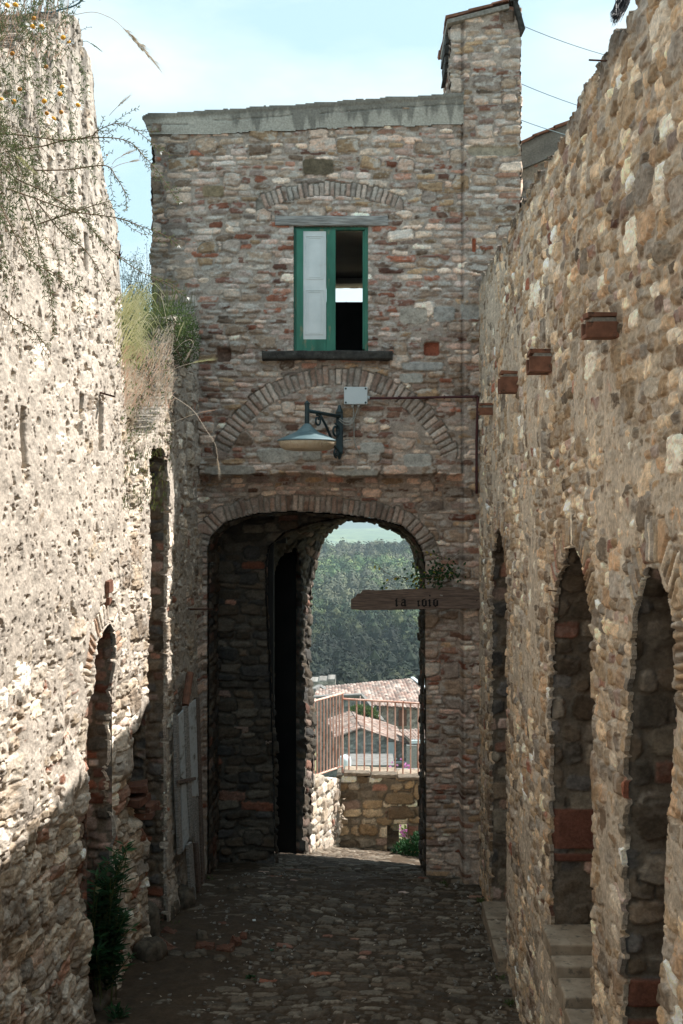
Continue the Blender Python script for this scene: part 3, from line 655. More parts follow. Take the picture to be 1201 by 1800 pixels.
# the room behind it, open to the sky at the back
mb = MB(); rx0, rx1, ry0, ry1, rz0, rz1 = -1.6, 1.3, FY + .17, 15.36, .95, 2.98
mb.box(((rx0 + rx1) / 2, (ry0 + ry1) / 2, rz1 + .05), (rx1 - rx0, ry1 - ry0, .1)); mb.box(((rx0 + rx1) / 2, (ry0 + ry1) / 2, rz0 - .05), (rx1 - rx0, ry1 - ry0, .1))
mb.box((rx0 - .05, (ry0 + ry1) / 2, 2.0), (.1, ry1 - ry0, 2.3)); mb.box((rx1 + .05, (ry0 + ry1) / 2, 2.0), (.1, ry1 - ry0, 2.3))
mb.box((0, ry1 + .06, 2.885 + .07), (2.9, .12, .14))
for k in range(12):   # slightly arched head of the rear opening
    x = -.9 + k * .15
    mb.box((x, ry1 - .05, 2.895 + .02 * abs(k - 6) ** 1.2 * -.12), (.152, .34, .05))
mb.box((-1.4, ry1 + .06, 2.7), (.4, .12, .5)); mb.box((1.1, ry1 + .06, 2.7), (.4, .12, .5))
mb.build('room_shell', M['plaster'], gate)
mb = MB(); mb.box((0, ry1 + .03, (.96 + 2.655) / 2), (2.88, .1, 2.655 - .96)); mb.build('dark_room_panel', M['dark'], gate)  # near-black sheet standing in for the shade low in the room

# ------------------------------------------------------------ RIGHT WALL with three deep arched niches
WX = 1.32
rw = empty('stone_wall', (WX, 8.5, -4.2), 'long right-hand rubble stone wall in shade with three tall arched openings and clay spouts', 'wall')
N1 = [(10.15, -4.06), (10.15, -1.0), (10.22, -.62), (10.42, -.36), (10.72, -.26), (11.0, -.32), (11.28, -.56), (11.45, -.95), (11.48, -1.3), (11.48, -4.06)]
N2 = [(6.40, -3.22), (6.40, -1.0), (6.46, -.66), (6.64, -.40), (6.92, -.28), (7.22, -.30), (7.54, -.50), (7.78, -.86), (7.87, -1.2), (7.88, -2.95)]
N3 = [(5.06, -3.6), (4.98, -2.2), (4.76, -1.2), (4.70, -.80), (4.76, -.46), (4.95, -.28), (5.20, -.30), (5.44, -.54), (5.58, -.95), (5.64, -1.4), (5.70, -2.0), (5.78, -3.6)]
NS = [N1, N2, N3]
us = list(np.arange(-8, 1.5, .15)) + list(np.arange(1.5, 4.2, .02)) + [4.2]
while us[-1] < 12.55: us.append(us[-1] + .006 + .0009 * us[-1])
us = np.array(us); vs = np.concatenate([np.arange(-4.45, 2.62, .0058), np.arange(2.7, 6.1, .15)])
U, V, base = sheet_axes((WX, 0, 0), (0, 1, 0), (0, 0, 1), us, vs)
h, c = masonry(U, V, 101, rows=(.055, .12), asp=(1.1, 2.4), brick=.06, big=.30, bigsize=(.14, .30, .10, .19), pal=WARM, mcol=(.54, .455, .36), relief=.015, mort=.004, crev=.010, tilt=.009, chip=.85,
               cover=lambda u, v: .16 + .6 * sst(.50, .76, fbm(u * 1.5, v * 1.5, 103, 3)), smear=.40, wob=.12, rough=1.25, rag=.30, pits=.02,
               darken=lambda u, v: (1 - .55 * sst(2.22, 2.38, v + .12 * (vn(u * 9, v * 9, 6) - .5))) )
for k, N in enumerate(NS):
    ring = [p for p in N if p[1] > -.9]
    ring = sorted(ring, key=lambda p: p[0]) if k < 2 else [p for p in ring]
    h, c = poly_ring(U, V, h, c, ring, .24, .042, 120 + k, np.concatenate([WARM, WARM, BRICK[1:3]]), relief=.022, mcol=(.37, .31, .245), tvar=.6)
Uc, Vc = fc(U), fc(V)
jag = .028 * (vn(Uc * 9, Vc * 14, 131) - .5) * 2; jag2 = .028 * (vn(Uc * 9, Vc * 14, 132) - .5) * 2
hole = np.zeros(Uc.shape, bool)
for N in NS:
    cu_ = (N[0][0] + N[-1][0]) / 2; hw = abs(N[0][0] - N[-1][0]) / 2; hole |= in_poly(cu_ + (Uc - cu_) * (1 + .018 / hw) + jag * .3, Vc + .018 + jag2 * .3, N)
topl = 2.36 + .09 * (hsh(np.floor(Uc / .055 + .6 * vn(Uc * 3, Uc * 0, 3)), Uc * 0, 140) - .5) + .05 * (vn(Uc * 1.2, Uc * 0, 9) - .5) + 3.6 * (Uc < 1.5)  # unseen stretch behind the camera raised to block sky light
wall_r = grid_obj('wall_face', base, np.array((-1.0, 0, 0)), h, c, M['masonry'], rw, ~hole & (Vc < topl), rim=(.42, 0, 0), rimcol=.9, rimscale=np.where(V < 2.0, .06, 1.0))
plane_sheet('wall_face', (WX + .42, 0, 0), (0, 1, 0), (0, 0, 1), (1, 0, 0), -8, 12.4, -4.4, 2.36, .07, rw, 141, rim=None, big=.4)
bands = {0: [(.35, .5), (2.3, 2.4)], 1: [(.02, .0), (.62, .80), (.86, .93)], 2: [(.3, .42), (.52, .64), (.0, .16)]}
for k, N in enumerate(NS):
    A = [(WX + .012, y, z) for y, z in N]; B = [(WX + .55, y, z) for y, z in N]
    cy = sum(p[0] for p in N) / len(N)
    def cf(U, V, base, h, c, k=k):
        zz = base[..., 2]
        if k == 1:
            for lo, hi, cc in ((-2.42, -2.14, (.17, .072, .050)), (-2.50, -2.45, (.15, .064, .045))):
                m = (zz > lo) & (zz < hi) & (base[..., 1] > 7.4); c[m] = np.array(cc) * (.75 + .5 * fbm(U[m] * 15, V[m] * 15, 9, 4))[:, None]; h[m] = .03 + .006 * fbm(U[m] * 20, V[m] * 20, 8)
        if k == 2:
            for lo, hi in ((-2.55, -2.41), (-2.78, -2.62), (-3.0, -2.85)):
                m = (zz > lo) & (zz < hi) & (base[..., 1] > 5.3); c[m] = np.array((.20, .085, .058)) * (.75 + .5 * fbm(U[m] * 15, V[m] * 15, 9, 4))[:, None]; h[m] = .03
        return h, c
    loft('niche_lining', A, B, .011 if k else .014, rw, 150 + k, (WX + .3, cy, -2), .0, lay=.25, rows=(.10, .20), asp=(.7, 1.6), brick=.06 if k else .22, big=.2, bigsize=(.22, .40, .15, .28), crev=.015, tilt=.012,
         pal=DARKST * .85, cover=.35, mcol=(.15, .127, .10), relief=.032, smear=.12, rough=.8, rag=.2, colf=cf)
    y0, y1 = min(p[0] for p in N) - .05, max(p[0] for p in N) + .05
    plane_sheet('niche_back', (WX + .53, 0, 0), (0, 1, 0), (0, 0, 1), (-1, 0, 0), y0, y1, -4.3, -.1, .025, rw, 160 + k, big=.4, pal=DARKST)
rs_ = random.Random(5)
for k, (ya, yb, z) in enumerate(((7.88, 7.50, -2.94), (7.495, 7.28, -3.00), (7.275, 6.98, -3.06), (6.975, 6.68, -3.12), (6.675, 6.38, -3.18))):
    mb = MB(); mb.box((WX + .24, (ya + yb) / 2, z - .06), (.60, ya - yb - .006, .12), Matrix.Rotation(R(rs_.uniform(-1, 1)), 3, 'Z'), .007, rs_); mb.build('sill_slab', M['slab'], rw, bevel=.012)
for k, (ya, yb, z) in enumerate(((11.48, 11.02, -4.06), (11.01, 10.58, -4.075), (10.57, 10.14, -4.09))):
    mb = MB(); mb.box((WX + .22, (ya + yb) / 2, z - .08), (.62, ya - yb - .006, .16), None, .008, rs_); mb.build('sill_slab', M['slab'], rw, bevel=.012)
# four clay box spouts
def spout(y, z, out, w, hgt, rot, seed):
    r = random.Random(seed); Rm = Matrix.Rotation(R(rot), 3, 'X')
    def L_(p): return Vector((WX, y, z)) + Rm @ Vector(p)
    t = .018; ln = out + .1; cx = -out + ln / 2
    mb = MB()
    for (dy, dz, sy, sz, l2) in ((-w / 2 + t / 2, -.012, t, hgt - .03, ln), (w / 2 - t / 2, -.012, t, hgt - .03, ln), (0, -hgt / 2, w - .002, t, ln - .002)):
        mb.box(L_((cx, dy, dz)), (l2, sy, sz), Rm, .0025, r)
    o = mb.build('clay_spout', M['terra'], rw, bevel=.003)
    mb = MB(); mb.box(L_((cx + .018, 0, hgt / 2 - .018)), (ln - .03, w - .004, .024), Rm, .004, r); mb.build('mortar_joint', M['mortar'], o)
    mb = MB(); mb.box(L_((cx + .004, 0, hgt / 2 + .008)), (ln - .01, w + .008, .024), Rm, .006, r); mb.build('cover_tile', M['terra'], o, bevel=.003)
spout(5.86, .885, .165, .13, .098, 2, 1); spout(7.84, .935, .16, .15, .125, -4, 2); spout(9.50, .965, .155, .17, .15, 0, 3); spout(11.25, .885, .14, .16, .09, 3, 4)
mb = MB(); mb.tube([(WX - .10, 6.05, 2.335), (WX + .02, 6.04, 2.325)], .005); mb.tube([(WX - .06, 7.6, -.61), (WX + .02, 7.6, -.62)], .004); mb.build('iron_pin', M['rust'], rw)

# ------------------------------------------------------------ LEFT WALL: ruined, rendered rubble, with a narrow doorway and an open slot
lw = empty('ruined_wall', (-2.1, 9, -4.2), 'ruined left-hand wall of crumbling pale lime render over rubble, brightly sunlit above, with a narrow arched doorway', 'wall')
ev_ = np.array((.11, 1.0, 0)); nl = np.array((1.0, -.11, 0)) / math.hypot(1, .11)
PROF = [(-9, 5.8), (2.4, 5.8), (2.5, 2.7), (6.0, 2.7), (7.0, 2.75), (7.5, 3.0), (7.9, 3.25), (8.2, 3.5), (8.45, 3.60), (8.60, 3.60), (8.91, 3.46), (9.02, 3.1), (9.10, 2.85), (9.38, 2.47), (9.50, 2.3), (9.63, 1.91), (9.70, 1.5), (9.75, 1.1), (9.80, .50), (10.3, .55), (10.5, .62), (11.0, .92), (11.25, 1.12), (11.32, 1.45), (11.6, 1.85), (12.6, 2.1)]  # first stretch, unseen behind the camera, made tall to cut sky light
DN = [(8.91, -4.5), (8.91, -1.45), (8.97, -1.25), (9.05, -1.13), (9.20, -1.04), (9.38, -1.0), (9.47, -1.12), (9.52, -1.35), (9.52, -4.5)]
SL = [(10.45, -4.5), (10.45, .38), (10.55, .50), (10.9, .52), (11.05, .40), (11.05, -4.5)]
us = list(np.arange(-8, 2.6, .15)) + list(np.arange(2.6, 6.2, .02)) + [6.2]
while us[-1] < 12.62: us.append(us[-1] + .0045 + .0007 * us[-1])
us = np.array(us); vs = np.concatenate([np.arange(-4.45, 3.9, .0066), np.arange(4.0, 6.0, .15)])
U, V = np.meshgrid(us, vs)
base = np.zeros(U.shape + (3,)); base[..., 0] = wall_left_x(U); base[..., 1] = U; base[..., 2] = V
low = lambda u, v: sst(-.8, -2.2, v) * sst(10.7, 10.2, u) * sst(.36, .56, fbm(u * 1.4 + 3, v * 1.1, 203, 3))       # where the render has fallen off
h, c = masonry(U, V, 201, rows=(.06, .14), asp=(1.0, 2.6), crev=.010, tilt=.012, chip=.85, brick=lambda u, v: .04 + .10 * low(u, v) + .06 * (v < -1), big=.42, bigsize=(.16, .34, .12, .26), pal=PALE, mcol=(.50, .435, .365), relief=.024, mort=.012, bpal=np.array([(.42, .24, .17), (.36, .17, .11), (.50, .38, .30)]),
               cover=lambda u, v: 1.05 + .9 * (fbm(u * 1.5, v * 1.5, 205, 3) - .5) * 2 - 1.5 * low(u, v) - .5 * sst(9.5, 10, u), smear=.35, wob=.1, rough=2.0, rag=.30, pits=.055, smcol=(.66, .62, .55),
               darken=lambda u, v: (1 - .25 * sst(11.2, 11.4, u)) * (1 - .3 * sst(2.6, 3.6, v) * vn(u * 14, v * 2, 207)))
h = h + .05 * (fbm(U * .9, V * .7, 209, 3) - .5) + low(U, V) * (-.05 + .09 * (fbm(U * 4, V * 4, 211, 3) - .5))
cc_ = sst(.30, .05, np.hypot((U - 10.35) / 1.3, (V + 2.45 + .4 * (vn(U * 4, V * 4, 8) - .5)) / 2.0)); h = h - .34 * cc_
h = h - np.where(U > 11.33 + .03 * (vn(V * 5, V * 0, 3) - .5), .05, 0) + .12 * sst(-3.6, -4.3, V) * fbm(U * 3, V * 3, 213, 3)
streak = sst(.50, .70, fbm(U * 16, V * 1.3, 215, 4)) * sst(.8, 3.2, V); c = c * (1 - .55 * streak[..., None])
h, c = poly_ring(U, V, h, c, [p for p in DN if p[1] > -1.6], .19, .055, 221, np.array([(.50, .42, .34), (.45, .30, .21), (.55, .48, .40)]), relief=.03)
Uc, Vc = fc(U), fc(V)
j1 = .03 * (vn(Uc * 10, Vc * 13, 231) - .5) * 2
hole = in_poly(9.215 + (Uc - 9.215) * 1.07 + j1 * .4, Vc + .02 + j1 * .4, DN) | in_poly(10.75 + (Uc - 10.75) * 1.09 + j1 * .8, Vc + .03, SL)
pr = np.interp(Uc + .09 * (vn(Uc * 0, Vc * 6, 233) - .5), [p[0] for p in PROF], [p[1] for p in PROF]) + .07 * (vn(Uc * 9, Uc * 0, 234) - .5)
for (a, b, y0, y1) in ((9.05, 9.16, .38, .78), (7.55, 7.66, .2, .62), (8.62, 8.70, .48, .80), (8.7, 8.8, 1.75, 2.05), (8.0, 8.1, 2.3, 2.42)):   # putlog holes
    m = sst(0, .02, np.minimum(np.minimum(U - a, b - U), np.minimum(V - y0, y1 - V))); h = h - .16 * m
face_l = grid_obj('wall_face', base, np.broadcast_to(nl, base.shape), h, c, M['masonry'], lw, ~hole & (Vc < pr), rim=(-.5, .055, 0), rimcol=.95, rimscale=np.where(((U > 8.8) & (U < 9.62) & (V < -.9)) | ((U > 10.35) & (U < 11.12) & (V < .53)), .05, 1.0))
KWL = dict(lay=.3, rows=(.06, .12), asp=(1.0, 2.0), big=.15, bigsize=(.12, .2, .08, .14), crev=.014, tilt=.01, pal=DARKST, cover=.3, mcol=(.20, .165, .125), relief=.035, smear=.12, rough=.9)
for N, kk, br, dd in ((DN, 241, .75, .42), (SL, 242, .30, .48)):
    A = [tuple(np.array((wall_left_x(y), y, z)) - nl * .012) for y, z in N]; B = [tuple(np.array((wall_left_x(y), y, z)) - nl * dd) for y, z in N]
    cy = (N[0][0] + N[-1][0]) / 2
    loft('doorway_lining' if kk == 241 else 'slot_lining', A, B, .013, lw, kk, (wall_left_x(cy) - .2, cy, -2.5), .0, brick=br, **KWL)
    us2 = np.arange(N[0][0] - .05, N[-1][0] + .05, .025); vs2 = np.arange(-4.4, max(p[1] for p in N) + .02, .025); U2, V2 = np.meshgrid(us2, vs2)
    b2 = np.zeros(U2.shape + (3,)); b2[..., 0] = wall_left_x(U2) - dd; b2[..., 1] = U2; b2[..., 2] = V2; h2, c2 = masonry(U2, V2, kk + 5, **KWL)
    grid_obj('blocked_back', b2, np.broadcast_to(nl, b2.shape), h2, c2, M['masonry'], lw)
# back faces and the earth bank held behind the lower part
mb = MB(); mb.prism([(wall_left_x(-8) - .5, -8, -4.5), (wall_left_x(-8) - .5, -8, 2.6), (wall_left_x(8.5) - .5, 8.5, 3.6), (wall_left_x(9.6) - .5, 9.6, .4), (wall_left_x(9.6) - .5, 9.6, -4.5)], (-.06, 0, 0)); mb.build('wall_back', M['soil'], lw)
us = np.arange(-4.6, -1.6, .04); vs = np.arange(9.4, 12.6, .04); U, V = np.meshgrid(us, vs)
dist = wall_left_x(V) - .32 - U
zb = np.interp(V, [9.4, 9.9, 10.6, 11.3, 12.5], [.35, .55, .8, 1.35, 1.75]) + np.clip(dist, -.2, 1.5) * .45 + .15 * (fbm(U * 2, V * 2, 251, 4) - .5)
b = np.stack([U, V, zb], -1); cs = np.array((.22, .17, .115)) * (.6 + .8 * fbm(U * 6, V * 6, 252, 4))[..., None]
bank = grid_obj('earth_bank', b, np.array((0, 0, 1.0)), zb * 0, cs, M['ground'], None, fc(dist) > -.12, rim=(0, 0, -.6)); tag(bank, kind='structure')
# iron bits in the left wall
mb = MB(); a = Vector((wall_left_x(12.0) - .02, 12.0, -1.16)); mb.tube([a, a + Vector((.26, -.02, 0))], .007); mb.tube([a + Vector((.0, .1, -.02)), a + Vector((.24, .08, -.01))], .006); mb.build('iron_rod', M['rust'], lw)
mb = MB(); a = Vector((wall_left_x(9.05), 9.05, .84)); mb.box(a + Vector((.07, 0, 0)), (.20, .035, .012), Matrix.Rotation(R(16), 3, 'Y'), .004, rs_); mb.build('iron_bracket', M['rust'], lw)
mb = MB(); mb.box((wall_left_x(9.3) - .0, 9.28, -.72), (.12, .11, .10), None, .012, rs_); mb.box((wall_left_x(9.3), 9.29, -.84), (.10, .08, .06), None, .01, rs_); mb.build('protruding_brick', M['brick'], lw, bevel=.006)

# ------------------------------------------------------------ TERRACE beyond the passage
pw = empty('parapet_wall', (.8, 17.0, -5.3), 'low rubble parapet wall with a square drain hole beyond the passage, under the railing', 'wall')
PARK = dict(rows=(.10, .18), asp=(1.3, 2.4), brick=.10, big=.45, bigsize=(.22, .42, .14, .24), pal=WARM * np.array((.95, .93, .86)), mcol=(.24, .205, .155), relief=.04, cover=.2, smear=.1)
ptop = lambda x: -4.13 - .06 * (x + .27) 
plane_sheet('wall_face', (0, 17.0, 0), (1, 0, 0), (0, 0, 1), (0, -1, 0), -.34, 3.2, -5.6, -4.05, .016, pw, 261,
            keepf=lambda u, v: (v < ptop(u) + .03 * (vn(u * 8, u * 0, 2) - .5)) & ~((u > .41) & (u < .73) & (v > -5.45) & (v < -4.87)), rim=(0, .38, 0), **PARK)
plane_sheet('drain_lining', (0, 17.26, 0), (1, 0, 0), (0, 0, 1), (0, -1, 0), .36, .60, -5.6, -4.8, .02, pw, 266, **PARK)
for k in range(9):
    mb = MB(); x = -.22 + .40 * k; mb.box((x + .19, 17.19, ptop(x + .2) + .028), (.39, .46, .05), Matrix.Rotation(R(rs_.uniform(-2, 2)), 3, 'Y'), .014, rs_); mb.build('coping_stone', M['slab'], pw, bevel=.012)
sw_ = empty('side_wall_stub', (-.45, 16.2, -5.1), 'short sunlit rubble wall on the left just past the passage, under the angled railing', 'wall')
a = np.array((-.70, 15.52, 0)); b_ = np.array((-.30, 17.0, 0)); d_ = b_ - a; ln = np.linalg.norm(d_); d_ /= ln; n_ = np.array((d_[1], -d_[0], 0))
plane_sheet('wall_face', a, d_, (0, 0, 1), n_, 0, ln, -5.6, -3.6, .016, sw_, 262, keepf=lambda u, v: v < -3.74 - .30 * u + .05 * (vn(u * 7, u * 0, 3) - .5), rim=-n_ * .4,
            rows=(.08, .15), asp=(1.2, 2.2), brick=.06, big=.5, bigsize=(.16, .30, .12, .2), pal=PALE, mcol=(.40, .36, .30), relief=.04, cover=.2)
# outer ground beyond the parapet
mb = MB()
us = np.arange(-14, 14, .5); vs = np.concatenate([np.arange(17.0, 24, .35), np.arange(24, 125, 4.)]); U, V = np.meshgrid(us, vs)
us_w = U * (1 + (V - 17) * .05)
zt = np.interp(V, [17, 19, 24, 60, 90, 125], [-5.45, -5.8, -9, -20, -25.5, -27]) + .4 * (fbm(us_w * .3, V * .3, 271, 3) - .5) * (V > 20)
cs = np.array((.20, .19, .10)) * (.6 + .8 * fbm(U * 2, V * 1, 272, 4))[..., None]
g2 = grid_obj('hillside_ground', np.stack([us_w, V, zt], -1), np.array((0, 0, 1.0)), zt * 0, cs, M['far']); tag(g2, kind='structure')
# land under and around the alley so a step to the side meets ground, not void
us = np.arange(-40, 40.1, 1.0); vs = np.arange(-30, 20, 1.0); U, V = np.meshgrid(us, vs); zt = -4.85 - .35 * np.clip(V - 12.5, 0, 9) - .05 * np.clip(-V, 0, 40) * 0 + .2 * (fbm(U * .3, V * .3, 5, 3) - .5)
g3 = grid_obj('village_ground', np.stack([U, V, zt], -1), np.array((0, 0, 1.0)), zt * 0, np.broadcast_to(np.array((.19, .17, .11)), U.shape + (3,)).copy(), M['far'], None, ~((np.abs(fc(U)) < 3.2) & (fc(V) > 12))); tag(g3, kind='structure')

# valley side with the woods, far fields, far hills
def terr(name, xs, ys, zf, mat, colf=None):
    U, V = np.meshgrid(xs, ys); z = zf(U, V); c = np.broadcast_to(np.array((.1, .1, .05)), U.shape + (3,)).copy()
    o = grid_obj(name, np.stack([U, V, z], -1), np.array((0, 0, 1.0)), z * 0, c, mat); tag(o, kind='structure'); return o
WOOD = [(120, -36), (220, -44), (300, -50), (400, -50), (650, -48), (900, -43), (960, -50), (1200, -120)]
woodz = lambda u, v: np.interp(v, [p[0] for p in WOOD], [p[1] for p in WOOD]) + 5 * (fbm(u * .012, v * .012, 301, 3) - .5) + .02 * u * (v / 900)
terr('wooded_valley_side', np.linspace(-1200, 1200, 160), np.concatenate([np.arange(120, 960, 12), np.arange(960, 1210, 30)]), woodz, M['forest_floor'])
FAR = [(1100, -190), (1500, -185), (3000, -128), (4600, -122)]
terr('far_fields', np.linspace(-4200, 4200, 90), np.linspace(1100, 4600, 60), lambda u, v: np.interp(v, [p[0] for p in FAR], [p[1] for p in FAR]) + 40 * (fbm(u * .0012, v * .0012, 311, 3) - .5), M['field'])
terr('far_hills', np.linspace(-6500, 6500, 110), np.linspace(4500, 7600, 40), lambda u, v: -130 + 170 * np.sin(np.clip((v - 4500) / 2600, 0, 1) * 1.57) * (.6 + .8 * fbm(u * .0006, v * .0006, 321, 3)), M['hill'])
# ============================================================ WOODS on the valley side: one mass of crowns
def woods():
    rs = np.random.RandomState(9); protos = []
    ico = []
    import bmesh
    bm = bmesh.new(); bmesh.ops.create_icosphere(bm, subdivisions=1, radius=1); bm.verts.ensure_lookup_table()
    iv = np.array([v.co[:] for v in bm.verts]); itri = np.array([[v.index for v in f.verts] for f in bm.faces]); bm.free()
    for k in range(6):
        vs = [iv * (.55 + .18 * rs.rand(len(iv), 1)) * np.array((1, 1, 1.0 + .3 * (k % 2)))]; fs = [itri]; off = len(iv)
        for j in range(72):
            d = rs.normal(size=3); d /= np.linalg.norm(d); d[2] = d[2] * .9 + .1
            ctr = d * (.62 + .32 * rs.rand()) * np.array((1, 1, 1.0 + .35 * (k % 2)))
            a = rs.normal(size=3); a -= a.dot(d) * d * .8; a /= np.linalg.norm(a); b = np.cross(d, a); s = .13 + .13 * rs.rand()
            vs.append(np.array([ctr + a * s, ctr + b * s, ctr - a * s])); fs.append(np.array([[0, 1, 2]]) + off); off += 3
        protos.append((np.concatenate(vs), np.concatenate(fs)))
    V = []; T = []; C = []; off = 0
    pal = np.array([(.030, .055, .022), (.05, .078, .026), (.020, .042, .020), (.10, .12, .045), (.042, .065, .026)])
    y = 190.0
    while y < 925:
        st = 4.4 if y < 500 else 5.2
        x = -.14 * y
        while x < .17 * y:
            px = x + rs.uniform(-1, 1) * st * .45; py = y + rs.uniform(-1, 1) * st * .45; x += st
            bare = float(fbm(np.array([px * .02]), np.array([py * .02]), 333, 3)[0])
            if bare > .70 and y > 420 and rs.rand() < .8: continue
            r = rs.uniform(1.8, 4.6) * (.85 if y < 500 else 1.1); hh = r * rs.uniform(.9, 1.5)
            v, t = protos[rs.randint(6)]; an = rs.rand() * 6.28; ca, sa = math.cos(an), math.sin(an)
            w = v * np.array((r, r, hh)); w = np.stack([w[:, 0] * ca - w[:, 1] * sa, w[:, 0] * sa + w[:, 1] * ca, w[:, 2]], -1)
            w += np.array((px, py, float(woodz(np.array(px), np.array(py))) + hh * .8))
            k = pal[rs.randint(5)] * rs.uniform(.5, 1.7) * (.6 + .5 * min(1, max(0, (y - 250) / 500))) * (.55 + 1.1 * float(fbm(np.array([px * .03]), np.array([py * .012]), 334, 3)[0])) * (.25 + 1.5 * float(vn(np.array([px * .013]), np.array([py * .006]), 335)[0]))
            if bare > .56 and y > 400: k = k * .5 + np.array((.13, .12, .09)) * .5
            V.append(w); T.append(t + off); off += len(v); C.append(np.broadcast_to(k, v.shape) * (.86 + .28 * rs.rand(len(v), 1)))
        y += st * .9
    me = mesh_np('woodland', np.concatenate(V), None, np.concatenate(C), False, np.concatenate(T))
    o = link('woodland', me, None, [M['crown']]); tag(o, 'dense dark green woodland covering the valley side, seen through the passage', 'woodland', None, 'stuff')
woods()

# ============================================================ VILLAGE HOUSES below the parapet
def tile_roof(name, a, b, c, d, parent, seed, pal=None, pitch=.30, row=.42):
    """a-b the ridge, d-c the eave; rows of barrel tiles as real relief"""
    a, b, c, d = [np.array(p, float) for p in (a, b, c, d)]
    w = np.linalg.norm(b - a); l = np.linalg.norm(d - a); nu = int(w / .06) + 2; nv = int(l / .07) + 2
    s, t = np.meshgrid(np.linspace(0, 1, nu), np.linspace(0, 1, nv)); base = (a * (1 - s[..., None]) + b * s[..., None]) * (1 - t[..., None]) + (d * (1 - s[..., None]) + c * s[..., None]) * t[..., None]
    n = np.cross(b - a, d - a); n /= np.linalg.norm(n); n = n if n[2] > 0 else -n
    U = s * w; V = t * l; i = np.floor(U / pitch); j = np.floor(V / row + .15 * hsh(i, i * 0, seed))
    h = .07 * np.abs(np.sin(np.pi * U / pitch)) + .035 * (V / row - np.floor(V / row)) + .03 * hsh(i, j, seed + 1)
    P_ = np.array([(.27, .18, .145), (.33, .235, .195), (.21, .145, .12), (.38, .30, .255), (.17, .13, .11), (.27, .22, .19)]) if pal is None else pal
    cc = P_[(hsh(i, j, seed + 2) * .999 * len(P_)).astype(int)] * (.7 + .6 * hsh(i, j, seed + 3))[..., None] * (.75 + .5 * fbm(U * .8, V * .8, seed, 3))[..., None]
    return grid_obj(name, base, n, h, cc, M['tile'], parent, rim=tuple(-n * .12))
def wall_poly(name, pts, thick, parent, seed, colr, step=.12, rel=.03):
    """wall slab with a block-jointed front; pts = outline, counter-clockwise seen from the camera"""
    pts = [Vector(p) for p in pts]; o = pts[0]; eu = (pts[1] - pts[0]); eu.z = 0; eu.normalize()
    uv = [((p - o).dot(eu), p.z) for p in pts]; n = Vector((eu.y, -eu.x, 0))
    us = np.arange(min(u for u, _ in uv), max(u for u, _ in uv) + step, step); vs = np.arange(min(v for _, v in uv), max(v for _, v in uv) + step, step)
    U, V, base = sheet_axes((o.x, o.y, 0), tuple(eu), (0, 0, 1), us, vs)
    h, c = masonry(U, V, seed, rows=(.16, .3), asp=(1.5, 3), brick=.0, big=.3, bigsize=(.4, .8, .25, .4), pal=np.array([colr]), mcol=tuple(np.array(colr) * .8), relief=rel, smear=.2, rag=.1)
    return grid_obj(name, base, np.array(n), h, c, M['far'], parent, in_poly(fc(U), fc(V), uv), rim=tuple(-n * thick))
def Pz(x, y, z): Y = -z * F / (y - 877); return P(x, y, Y)     # the point of a photograph pixel that lies at height z

# nearest house: stone gable towards us, ridge running away
hA = empty('stone_house', P(655, 1350, 92), 'low grey stone house with its gable end facing the parapet and pink tiled roof', 'house')
zr = -18.8; rn = Pz(635, 1280, zr); rf = Pz(617, 1250, zr)
en = P(722, 1311, rn.y - .4); ef = Vector((en.x + (rf.x - rn.x), en.y + (rf.y - rn.y), en.z)); wn_ = P(588, 1297, rn.y - .2); wf = Vector((wn_.x + (rf.x - rn.x), wn_.y + (rf.y - rn.y), wn_.z))
tile_roof('roof', rn, rf, ef, en, hA, 401); tile_roof('roof', rn, rf, wf, wn_, hA, 402)
gl = Vector((wn_.x + .5, rn.y + .35, wn_.z)); gr_ = Vector((en.x - .3, rn.y + .35, en.z)); ga = Vector((rn.x, rn.y + .35, rn.z - .12))
wall_poly('gable_wall', [Vector((gl.x, gl.y, -24)), Vector((gr_.x, gr_.y, -24)), gr_ - Vector((0, 0, .1)), ga, gl - Vector((0, 0, .1))], .4, hA, 403, (.27, .27, .25))
mb = MB(); mb.prism([(gr_.x - .1, gr_.y, -24), (gr_.x - .1, gr_.y + 6, -24), (gr_.x - .1, gr_.y + 6, gr_.z - .1), (gr_.x - .1, gr_.y, gr_.z - .1)], (-.3, 0, 0)); mb.build('side_wall', M['mortar'], hA); mb = MB(); mb.prism([(gl.x, gl.y, -24), (gl.x, gl.y + 6, -24), (gl.x, gl.y + 6, gl.z - .1), (gl.x, gl.y, gl.z - .1)], (.3, 0, 0)); mb.build('side_wall', M['mortar'], hA)
mb = MB(); e = P(664, 1341, gl.y - .4); mb.tube([e + Vector((-2.2, 0, .15)), e + Vector((0, 0, 0)), e + Vector((2.2, 0, .05))], .09, 8); mb.tube([e + Vector((2.2, 0, .05)), e + Vector((2.3, .1, -2.5))], .09, 8); mb.build('drain_pipe', M['plastic'], hA)
for x in (688,):
    mb = MB(); w = P(x, 1318, gl.y - .08); mb.box(w, (.7, .12, 1.3)); mb.box(w + Vector((0, -.03, -.75)), (.95, .16, .1)); mb.build('window', M['plastic'], hA)
